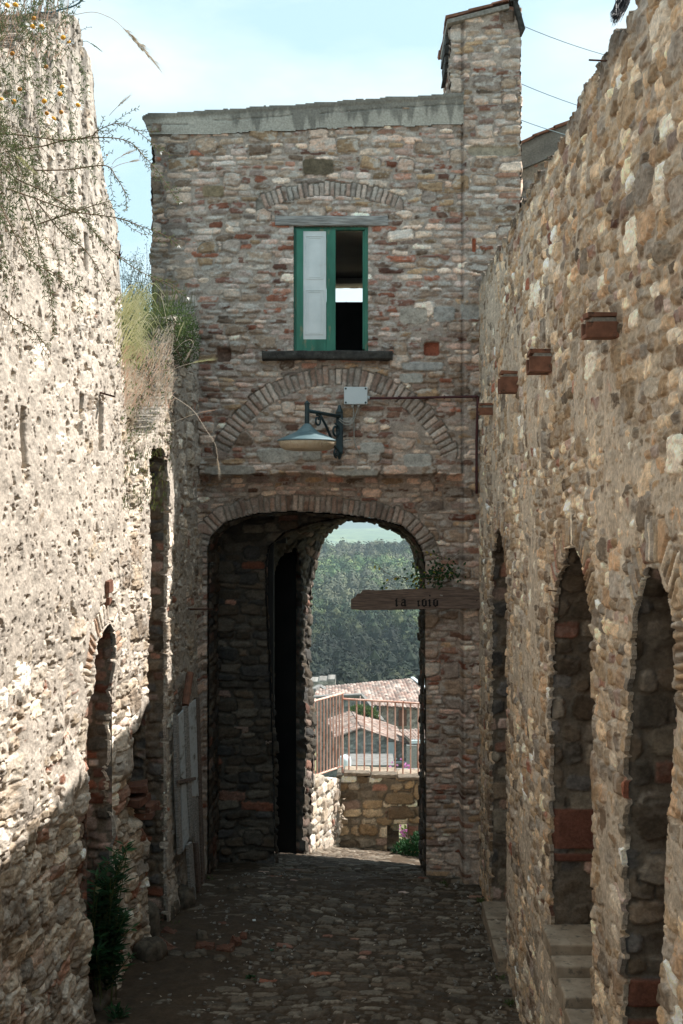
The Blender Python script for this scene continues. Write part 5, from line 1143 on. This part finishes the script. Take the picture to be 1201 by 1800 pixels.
tm.build('stems', M['gstem'], tg); tl.build('leaves', M['leaf_grey'], tg); tb.build('dry_stems', M['stem'], tg)
dr = empty('dry_stalks', P(70, 40, 8.3), 'dry upright brown stalks crowding the top of the left wall', 'plants', None, 'stuff'); db = MB()
for k in range(420):
    x0 = rp.uniform(-60, 122); y0 = rp.uniform(20, 110); Y = wY(x0, -.12) if rp.random() < .6 else wY(x0, .05); a = P(x0, y0, Y)
    h_ = rp.uniform(.06, .30) if y0 < 60 else rp.uniform(.04, .14); e = a + Vector((rp.uniform(-.06, .10), rp.uniform(-.08, .08), h_)); db.blade(path([a, a.lerp(e, .5) + rv(.015), e], 3), rp.uniform(.003, .008))
db.build('stalks', M['grass_pink'], dr)
db = MB()
for k in range(220):
    x0 = rp.uniform(-60, 110); y0 = rp.uniform(0, 90); a = P(x0, y0, wY(x0, -.1)); e = a + Vector((rp.uniform(-.08, .12), rp.uniform(-.08, .08), rp.uniform(.05, .25))); db.blade(path([a, a.lerp(e, .5) + rv(.02), e], 3), rp.uniform(.003, .006))
db.build('green_stalks', M['grass_green'], dr)
# bare dark branch against the sky
br = empty('bare_branch', P(70, 20, 8.2), 'thin bare dark twig with tiny buds reaching right over the wall top against the sky', 'branch')
mb = MB(); main = path(PP([(60, 20), (85, 22), (105, 17), (125, 12), (140, 4), (150, -6)], 8.2), 6); mb.tube(main, .006, 5); bl = MB()
for k in range(12):
    p = main[rp.randint(3, len(main) - 1)]; e = p + Vector((rp.uniform(0, .14), rp.uniform(-.05, .05), rp.uniform(-.07, .13))); tw = path([p, p.lerp(e, .5) + rv(.015), e], 4); mb.tube(tw, .002, 4)
    for j in range(3): bl.leaf(tw[rp.randint(2, len(tw) - 1)], rv(1), rv(1), .014, .009)
mb.build('twigs', M['blackcable'], br); bl.build('leaves', M['leaf_dark'], br)  # the second mesh is the tiny buds on the bare twigs
# daisies
def daisy(x, y, Y, face, r, petals=True, lab='', seed=0):
    q = random.Random(seed); c = P(x, y, Y); nrm = Vector(face).normalized(); a = nrm.cross(Vector((.2, .3, .9))).normalized(); b = nrm.cross(a)
    root = empty('daisy' if petals else 'spent_daisy', c, lab, 'flower', 'daisies hanging over the left wall')
    M3 = Matrix((a, b, nrm)).transposed()
    MB().lathe(c, [(r * .34, 0), (r * .36, r * .08), (r * .28, r * .24), (r * .12, r * .33), (0, r * .35)] if petals else [(r * .25, -r * .1), (r * .5, r * .05), (r * .50, r * .3), (r * .3, r * .55), (0, r * .62)], 12, M3).build('flower_disc', M['pollen' if petals else 'pollen_brown'], root, smooth=True)
    if petals:
        mb = MB(); n = 13
        for k in range(n):
            t = 2 * math.pi * k / n + q.uniform(-.1, .1); d = a * math.cos(t) + b * math.sin(t); dd = (d + nrm * q.uniform(-.35, .15)).normalized()
            mb.leaf(c + d * r * .30, dd, nrm, r * q.uniform(.65, .85), r * .26)
        mb.build('petals', M['petal'], root)
    st = path([c - nrm * r * .05, c - nrm * .03 + Vector((-.01, 0, -.02)), c + Vector((-.05 - q.random() * .05, .02, -.06 - q.random() * .06))], 5); MB().tube(st, .0018, 5).build('stem', M['gstem'], root)
dl = [((12, 10), 'daisy highest in the left corner, tilted right'), ((27, 9), 'daisy seen from the side beside the highest one'), ((57, 47), 'daisy turned down just left of a round brown seed head'), ((73, 47), 'small yellow daisy on the rubble shoulder of the wall'),
      ((111, 66), 'small daisy left in the pair near the wall shoulder'), ((120, 74), 'bigger daisy right in the pair near the wall shoulder'), ((109, 153), 'daisy nodding above another in the middle of the wall'), ((105, 165), 'daisy directly under the nodding one, facing us'),
      ((78, 178), 'flat open daisy left of centre over the pale stones'), ((25, 179), 'wide flat daisy near the photo edge beside green sprays'), ((137, 185), 'white daisy farthest right over the wall'), ((94, 209), 'lowest daisy, half hidden behind a yellow one'), ((2, 176), 'daisy cut by the left photo edge')]
for k, ((x, y), lab) in enumerate(dl): daisy(x, y, wY(x) - .38, (rp.uniform(-.2, .9), rp.uniform(-.8, -.3), rp.uniform(.0, .9)), .050, True, lab, 900 + k)
dl = [((60, 33), 'round orange seed head beside the upper daisies'), ((22, 95), 'brown seed head at the left over the dry tangle'), ((81, 118), 'bright orange seed head alone in the middle of the wall'), ((35, 158), 'brown seed head above the wide flat daisy'), ((82, 200), 'orange yellow daisy head without white petals, lowest'), ((108, 198), 'small brown seed head left of the lowest daisies'), ((188, 273), 'tiny brown seed head at the wall edge against the sky')]
for k, ((x, y), lab) in enumerate(dl): daisy(x, y, wY(x) - .38, (rp.uniform(-.2, .5), -.8, rp.uniform(.1, .6)), .030 if k < 6 else .014, False, lab, 950 + k)
# wild oat and barley ears
def ear(pl, Y, L, lab, mat='grass_straw', w=.030, awn=.10, stem='grass_straw', n=34):
    pts = path(PP(pl, Y), 8); root = empty('grass_ear', pts[0], lab, 'grass ear', 'ears of wild grass on the left wall')
    mb = MB(); mb.tube(pts, .0022, 5); mb.build('stem', M[stem], root)
    tot = 0; i = len(pts) - 1; d = (pts[-1] - pts[-4]).normalized(); st = pts[-1]; eb = MB()
    for k in range(n):
        t = k / n; p = st + d * L * t + Vector((0, 0, -.1 * L * t * t)); ww = w * math.sin(math.pi * min(1, .12 + t * .9)) ; q = (d + rv(.28)).normalized()
        eb.leaf(p + rv(ww * .22), q, rv(1), L * .16, ww * .34); eb.blade([p, p + q * awn * .6 + rv(.004), p + q * awn * rp.uniform(.8, 1.2)], .0022)
    eb.build('ear', M[mat], root)
ear([(108, 34), (135, 25), (165, 21), (190, 29), (205, 38), (215, 47)], 8.0, .34, 'long drooping barley ear against the sky, highest on the left', n=60, w=.036, awn=.11)
ear([(192, 203), (198, 196), (206, 188)], 9.2, .11, 'small dark ear pointing up right in the sky gap', w=.022, awn=.07)
ear([(197, 289), (203, 281), (211, 276)], 9.0, .12, 'upper of the two small curved ears in the sky gap', w=.020, awn=.06)
ear([(190, 300), (208, 290), (225, 285)], 9.0, .07, 'lower and paler of the two small ears in the sky gap', w=.014, awn=.05)
ear([(145, 73), (152, 72), (158, 75)], 8.6, .10, 'small leafy ear right of the wall shoulder', 'leaf_grey', .02, .02, 'gstem')
ear([(-5, 256), (15, 262), (28, 272)], 7.0, .13, 'pale feathery ear at the far left edge', 'grass_pale', .045, .10)
ear([(298, 652), (320, 643), (338, 638)], 10.6, .19, 'yellow green ear held level in front of the gatehouse wall', 'grass_pale', .020, .07)
ear([(282, 682), (310, 700), (340, 722), (362, 755), (378, 780), (382, 800)], 10.4, .15, 'straw ear hanging lowest from a long arching stem', 'grass_straw', .026, .08)
ear([(300, 745), (330, 732), (350, 726)], 10.5, .15, 'thin pinkish ear crossing in front of the blind arch', 'grass_pink', .010, .03)
ear([(305, 620), (320, 603), (334, 597), (340, 604), (337, 612)], 10.8, .08, 'ochre ear bent over a bristling tuft', 'grass_straw', .026, .06)
ear([(283, 515), (288, 540), (292, 560)], 11.0, .10, 'yellow ear standing in the dark bush', 'grass_straw', .012, .03)
ear([(310, 600), (313, 592)], 10.9, .14, 'white feathery ear upright between bush and gatehouse', 'grass_pale', .022, .05)

# grasses growing out of the broken wall
def top_z(Y): return float(np.interp(Y, [9.7, 10.3, 11.3, 12.0], [.55, .75, 1.3, 1.9]))
def tuft(name, lab, mat, n, xr, yr_, hr, lean, w, Yoff=0.0, seg=5, sag=.35):
    b = MB()
    for k in range(n):
        x = rp.uniform(*xr); y = rp.uniform(*yr_); Y = wY(x, Yoff) + rp.uniform(-.25, .25); a = P(x, y, Y); L = rp.uniform(*hr)
        l = Vector(lean) + rv(.25); e = a + Vector((l.x * L, l.y * L, L * l.z)); m_ = a.lerp(e, .55) + Vector((0, 0, L * sag)); b.blade(path([a, m_, e], seg - 1), w * rp.uniform(.7, 1.3))
    o = b.build(name, M[mat]); tag(o, lab, 'grass', None, 'stuff'); return o
tuft('pale_grass', 'pale silky green grass leaning right from the broken wall top', 'grass_pale', 240, (200, 246), (530, 650), (.14, .44), (.50, -.15, .05), .009, 0, 6, .40)
tuft('dry_grass', 'dry pinkish stalks standing out of the broken wall below the pale grass', 'grass_pink', 330, (214, 300), (610, 720), (.06, .26), (.25, -.25, .35), .006, .03, 4, .15)
tuft('dry_grass', 'bleached straw matted over the broken wall top', 'grass_straw', 900, (214, 304), (600, 790), (.04, .15), (.12, -.22, -.15), .006, .03, 4, .2)
tuft('straw_fringe', 'bristling pale straw on the corner of the wall below the bush', 'grass_straw', 260, (268, 304), (580, 720), (.06, .20), (.35, -.2, .25), .005, .03, 4, .2)
tuft('weeds', 'small green leaves scattered through the dry growth on the broken wall', 'leaf_bush', 260, (214, 302), (560, 780), (.03, .08), (.2, -.2, .2), .012, .06, 4, .1)
tuft('weeds', 'low green weeds clinging in the dark slot of the left wall', 'grass_green', 260, (215, 300), (760, 900), (.03, .11), (.2, -.2, .2), .007, .05)
tuft('weeds', 'green grass blades among the bush on the bank', 'grass_green', 380, (232, 345), (520, 600), (.08, .30), (.1, -.1, .8), .005, -.12, 4, .1)
# dark bush on the bank, its fine twigs against the sky
def bush(name, lab, blobs, nl, mat, L, W, stems=8, cat='bush'):
    c0 = blobs[0][0]; root = empty(name, c0 - Vector((0, 0, blobs[0][1][2])), lab, cat); lf = MB(); sm = MB()
    for c_, s_, dens in blobs:
        for k in range(int(nl * dens)):
            d = rv(1); 
            while d.length > 1 or d.length < .25: d = rv(1)
            if vn(np.array(d.x * 4 + 9), np.array(d.z * 4 + d.y * 3), 7) < .36: continue
            p = c_ + Vector((d.x * s_[0], d.y * s_[1], d.z * s_[2])); lf.leaf(p, d + rv(.8) + Vector((0, 0, .3)), rv(1), L * rp.uniform(.6, 1.2), W * rp.uniform(.7, 1.2))
        for k in range(stems):
            d = rv(.8); p = c_ + Vector((d.x * s_[0], d.y * s_[1], abs(d.z) * s_[2])); b_ = c_ - Vector((0, 0, s_[2])) + rv(.04); sm.tube(path([b_, b_.lerp(p, .5) + rv(.05), p], 4), .004, 4)
    sm.build('stems', M['stem'], root); lf.build('leaves', M[mat], root); return root
bush('bush', 'dark green bush on the bank between the left wall and the gatehouse', [(P(265, 565, 11.6), (.22, .35, .18), .5), (P(312, 568, 11.7), (.22, .3, .22), .5), (P(238, 560, 11.5), (.16, .3, .2), .4), (P(325, 600, 11.5), (.16, .22, .26), .55)], 3200, 'leaf_bush', .034, .013)
fb = empty('fine_twigged_shrub', P(240, 540, 12.2), 'airy shrub of tiny leaves against the sky left of the gatehouse corner', 'shrub'); sm = MB(); lf = MB()
for k in range(60):
    a = P(rp.uniform(215, 262), rp.uniform(520, 560), 12.4 + rp.uniform(-.3, .6)); e = a + Vector((rp.uniform(-.12, .14), rp.uniform(-.1, .1), rp.uniform(.12, .62))); pts = path([a, a.lerp(e, .5) + rv(.05), e], 5); sm.tube(pts, .002, 4)
    for p in pts[3:]:
        for j in range(4): lf.leaf(p + rv(.035), rv(1), rv(1), .016, .010)
sm.build('stems', M['stem'], fb); lf.build('leaves', M['leaf_dark'], fb)
# reddish dry leaf and dark seed pods at the edge of the high wall
mb = MB(); p = P(203, 468, wY(205)); mb.leaf(p, (.25, 0, 1), (0, -1, 0), .20, .035); mb.leaf(p + Vector((.0, 0, .02)), (.5, 0, .9), (0, -1, 0), .13, .02); o = mb.build('dry_leaf', M['rust'], None, loc=p); tag(o, 'curled dry brown leaf sticking up at the edge of the high left wall', 'leaf')
mb = MB(); 
for x, y in ((204, 585), (212, 607), (214, 615)): mb.leaf(P(x, y, wY(x) - .05), (.3, 0, -1), (0, -1, 0), .045, .022)
mb.tube(path([P(197, 560, wY(200) - .05), P(204, 580, wY(204) - .05), P(213, 612, wY(213) - .05)], 4), .002, 4)
o = mb.build('seed_pods', M['black_hair'], None, loc=P(197, 560, wY(200) - .05)); tag(o, 'dark purple seed pods hanging at the edge of the high left wall', 'seed pods')

# leafy plant at the foot of the doorway
lp = empty('leafy_plant', G(190, 1752), 'tall dark green leafy plant growing in the left doorway', 'plant'); sm = MB(); lf = MB(); yf = MB()
for k in range(46):
    x0 = rp.uniform(160, 205); g = P(x0, rp.uniform(1690, 1775), 9.25 + rp.uniform(-.12, .12)); top = P(rp.choice((rp.uniform(165, 235), rp.uniform(160, 200))), rp.uniform(1485, 1720), 9.15 + rp.uniform(-.2, .2))
    if top.z < g.z + .1: top.z = g.z + rp.uniform(.15, .5)
    pts = path([g, g.lerp(top, .55) + rv(.05), top + Vector((.03, 0, 0))], 9); sm.tube(pts, .004, 5)
    for i in range(4, len(pts)):
        for s_ in (-1, 1):
            if rp.random() < .9:
                d = (pts[i] - pts[i - 1]).normalized(); a = Vector((rp.uniform(-1, 1), rp.uniform(-1, .5), 0)).normalized(); lf.leaf(pts[i], d * .25 + a * s_ * .9 + Vector((0, 0, rp.uniform(-.2, .4))), Vector((0, -.3, 1)) + rv(.3), rp.uniform(.07, .14), rp.uniform(.022, .034))
sm.build('stems', M['gstem'], lp); lf.build('leaves', M['leaf_dark'], lp)
q_ = MB(); q_.leaf(P(166, 1566, 9.0), (.8, -.3, .35), (0, -1, .2), .07, .06); yo = q_.build('yellow_leaf', M['grass_pale'], lp)
for k, (x, y, n, lab) in enumerate(((272, 1632, 16, 'small green weed at the foot of the boulders by the left wall'), (206, 1795, 22, 'low weed in front of the pale step stone at the very bottom'), (440, 1722, 8, 'tiny weed sprig between the paving stones'))):
    g = G(x, y); lf = MB()
    for j in range(n * 4):
        d = Vector((rp.uniform(-1, 1), rp.uniform(-1, 1), rp.uniform(.2, 1.4))).normalized(); lf.leaf(g + d * rp.uniform(0, .10) * (.4 if n < 10 else 1), d + rv(.5), Vector((0, 0, 1)) + rv(.3), rp.uniform(.04, .08) * (.5 if n < 10 else 1), .02)
    o = lf.build('weed', M['leaf_dark'], None, loc=g); tag(o, lab, 'weed')
# grit, crumbs of mortar and dead leaves lying on the paving
gr = MB(); gl_ = MB()
for k in range(620):
    yy = rp.uniform(9.0, 12.9); xx = (rp.uniform(-1.95, -.6) if rp.random() < .62 else rp.uniform(-.6, 1.25)) if rp.random() < .8 else rp.uniform(1.0, 1.28); xx = max(xx, float(wall_left_x(yy)) + .05)
    p = Vector((xx, yy, float(floor_z(np.array(xx), np.array(yy))) + .028)); s_ = rp.uniform(.006, .028)
    if k % 5: gr.box(p, (s_, s_ * rp.uniform(.6, 1.3), s_ * .7), Matrix.Rotation(rp.uniform(0, 3), 3, 'Z') @ Matrix.Rotation(rp.uniform(-.6, .6), 3, 'X'), s_ * .18, rp)
    else: gl_.leaf(p, (rp.uniform(-1, 1), rp.uniform(-1, 1), .1), (0, 0, 1), rp.uniform(.02, .05), rp.uniform(.01, .02))
o = gr.build('grit', M['mortar']); tag(o, 'grit and crumbs of mortar strewn over the cobbles', 'grit', None, 'stuff')
o = gl_.build('fallen_leaves', M['grass_straw']); tag(o, 'small dead leaves strewn over the cobbles', 'leaves', None, 'stuff')
for k, (xx, yy, n) in enumerate(((1.26, 9.5, 30), (1.24, 10.0, 20), (1.27, 11.9, 26), (-1.62, 12.35, 24), (-1.78, 11.0, 20), (.92, 12.42, 18))):
    z = float(floor_z(np.array(xx), np.array(yy))); lf = MB()
    for j in range(n * 2):
        d = Vector((rp.uniform(-1, 1), rp.uniform(-1, 1), rp.uniform(.1, 1.2))).normalized(); lf.leaf(Vector((xx, yy, z)) + d * rp.uniform(0, .05), d + rv(.5), Vector((0, 0, 1)) + rv(.3), rp.uniform(.02, .05), .014)
    o = lf.build('weed', M['leaf_bush'], None, loc=(xx, yy, z)); tag(o, ['tiny weed at the foot of the right wall, nearest one', 'tiny weed at the foot of the right wall below the far arched opening', 'tiny weed where the right wall meets the gatehouse pier', 'tiny weed in the corner behind the leaning old door', 'tiny weed between the slot and the old door at the left wall foot', 'tiny weed at the foot of the right gatehouse pier'][k], 'weed')
# creeper rooted in the right pier above the sign
vi = empty('creeper', P(790, 1010, 12.5), 'dark creeper with yellowing leaves growing from the pier above the wooden sign', 'climbing plant'); sm = MB(); lf = MB(); yf = MB(); vY = 12.36
vines = [[(800, 990), (775, 978), (755, 972), (738, 970), (725, 958)], [(790, 1012), (755, 1016), (735, 1016), (705, 1014), (680, 1008), (665, 994), (655, 988)], [(745, 1016), (720, 1022), (695, 1014), (680, 1025), (672, 1036)], [(800, 1000), (775, 995), (765, 985), (752, 975)], [(795, 1015), (770, 1022), (745, 1030), (730, 1032)], [(810, 970), (790, 985), (780, 1000)], [(735, 1016), (733, 1005), (730, 995), (724, 988)]]
for v_ in vines:
    pts = path([P(x, y, vY - .10 * math.sin(i)) for i, (x, y) in enumerate(v_)], 6, .004); sm.tube(pts, .003, 4)
    for p in pts[::2]:
        if rp.random() < .65: (yf if rp.random() < .22 else lf).leaf(p + rv(.02), rv(1) + Vector((0, 0, -.5)), Vector((0, -1, 0)) + rv(.7), rp.uniform(.03, .055), rp.uniform(.02, .032))
for k in range(190):
    p = P(rp.gauss(772, 19), rp.gauss(1008, 11), vY + rp.uniform(-.1, .08)); (yf if rp.random() < .06 else lf).leaf(p, rv(1), Vector((0, -1, 0)) + rv(.8), rp.uniform(.03, .06), rp.uniform(.02, .032))
for k in range(55):
    p = P(rp.gauss(728, 12), rp.gauss(1022, 8), vY + rp.uniform(-.1, .05)); (yf if rp.random() < .35 else lf).leaf(p, rv(1), Vector((0, -1, 0)) + rv(.8), rp.uniform(.03, .05), rp.uniform(.018, .03))
sm.build('stems', M['stem'], vi); lf.build('leaves', M['leaf_dark'], vi); yf.build('yellow_leaves', M['yellowleaf'], vi)
# bush at the parapet foot, bright plants seen through the drain hole, pink flowers under the railing
bush('low_bush', 'dark low bush at the foot of the parapet beside the drain hole', [(P(722, 1500, 16.4), (.26, .25, .16), 1), (P(745, 1490, 16.3), (.20, .25, .22), .8)], 900, 'leaf_dark', .07, .035)
bush('flowering_plant', 'sunlit pink and green flowering plant seen through the drain hole', [(P(718, 1492, 17.7), (.13, .18, .34), 1)], 420, 'grass_green', .08, .04)
fl = MB()
for k in range(26):
    fl.leaf(P(rp.gauss(712, 8), rp.uniform(1452, 1475), 17.6), rv(1), (0, -1, 0), .05, .04)
o = fl.build('pink_flowers', M['pink'], None, loc=P(712, 1465, 17.6)); tag(o, 'pink blossoms glimpsed through the drain hole', 'flowers')
for k, (x, y, lab) in enumerate(((684, 1357, 'pink blossoms low behind the middle railing bars'), (716, 1352, 'taller pink blossoms behind the right railing bars'), (738, 1366, 'pink blossoms at the foot of the railing by the passage edge'))):
    fl = MB(); c_ = P(x, y, 17.9)
    for j in range(26): fl.leaf(c_ + Vector((rp.gauss(0, .05), rp.gauss(0, .05), rp.gauss(0, .06))), rv(1), (0, -1, 0), .045, .038)
    fl.tube([c_ - Vector((0, 0, 1.6)), c_], .006, 4)
    o = fl.build('pink_flowers', M['pink'], None, loc=c_ - Vector((0, 0, 1.6))); tag(o, lab, 'flowers', 'pink blossoms behind the railing')
bush('roof_shrub', 'green shrub growing between the stone gable roof and the annex', [(P(635, 1252, 101), (1.0, 1.2, .5), 1), (P(648, 1254, 101), (.8, 1, .4), .7)], 700, 'leaf_bush', .35, .22, cat='shrub')
mb = MB(); w0 = P(601, 1398, 16.75)
for k in range(14): mb.leaf(w0 + Vector((rp.uniform(-.05, .05), -.05, -.5 * k / 14)), rv(.6) + Vector((.2, -1, -.3)), rv(1), .11, .06)
o = mb.build('dry_tuft', M['grass_straw'], None, loc=w0 - Vector((0, 0, .5))); tag(o, 'pale dry tuft growing in the inner corner of the parapet', 'plant')
# dark tuft hanging over the top of the right wall
ht = MB(); q = random.Random(4)
for k in range(300):
    t = q.random(); x1 = 1075 + 34 * t + q.uniform(-3, 3); y1 = 22 + 20 * q.random() * (1.2 - t) + q.uniform(-4, 6)
    if t > .4: x1 = 1072 + 20 * q.random()
    a = P(1092 + q.uniform(-8, 24), q.uniform(-60, -30), 5.75 + q.uniform(0, .15)); m_ = P(1094 + q.uniform(-10, 14), q.uniform(-10, 5), 5.72 + q.uniform(0, .12)); e = P(x1, y1, 5.66 + q.uniform(0, .1))
    ht.tube(path([a, m_, e], 5), [.0030, .0030, .003, .0028, .0026, .0024, .0022, .0018, .0014, .0010, .0005], 4)
o = ht.build('dark_tuft', M['black_hair'], None, loc=P(1100, -40, 5.8)); tag(o, 'black wispy tuft hanging over the top edge of the right wall', 'tuft')
# small shards glinting on the paving
for k, (x, y, mt, lab) in enumerate(((478, 1675, 'green', 'shiny green shard lying on the paving'), (447, 1623, 'plastic', 'tiny white chip on the paving nearer the passage'), (512, 1708, 'mortar', 'pale splinter on the paving left of the centre'))):
    g = G(x, y); mb = MB(); mb.box(g + Vector((0, 0, .028)), (.03, .018, .01), Matrix.Rotation(.4, 3, 'Z'), .005, rp); o = mb.build('shard', M[mt], None, loc=g); tag(o, lab, 'shard')

# ============================================================ HAZE
HZ = 0.00018
bb = MB(); bb.box((0, 3700, -80), (16000, 8200, 300)); hz = bb.build('haze', M['ink']); hz.data.materials.clear()
hm_ = bpy.data.materials.new('haze'); hm_.use_nodes = True; ht_ = hm_.node_tree; ht_.nodes.clear()
ho = ht_.nodes.new('ShaderNodeOutputMaterial'); hv = ht_.nodes.new('ShaderNodeVolumePrincipled'); hv.inputs['Density'].default_value = HZ
hv.inputs['Color'].default_value = (.72, .88, .94, 1); hv.inputs['Anisotropy'].default_value = .2
ht_.links.new(hv.outputs[0], ho.inputs['Volume']); hz.data.materials.append(hm_); hz['kind'] = 'stuff'
tag(hz, 'thin pale blue haze over the valley', None)
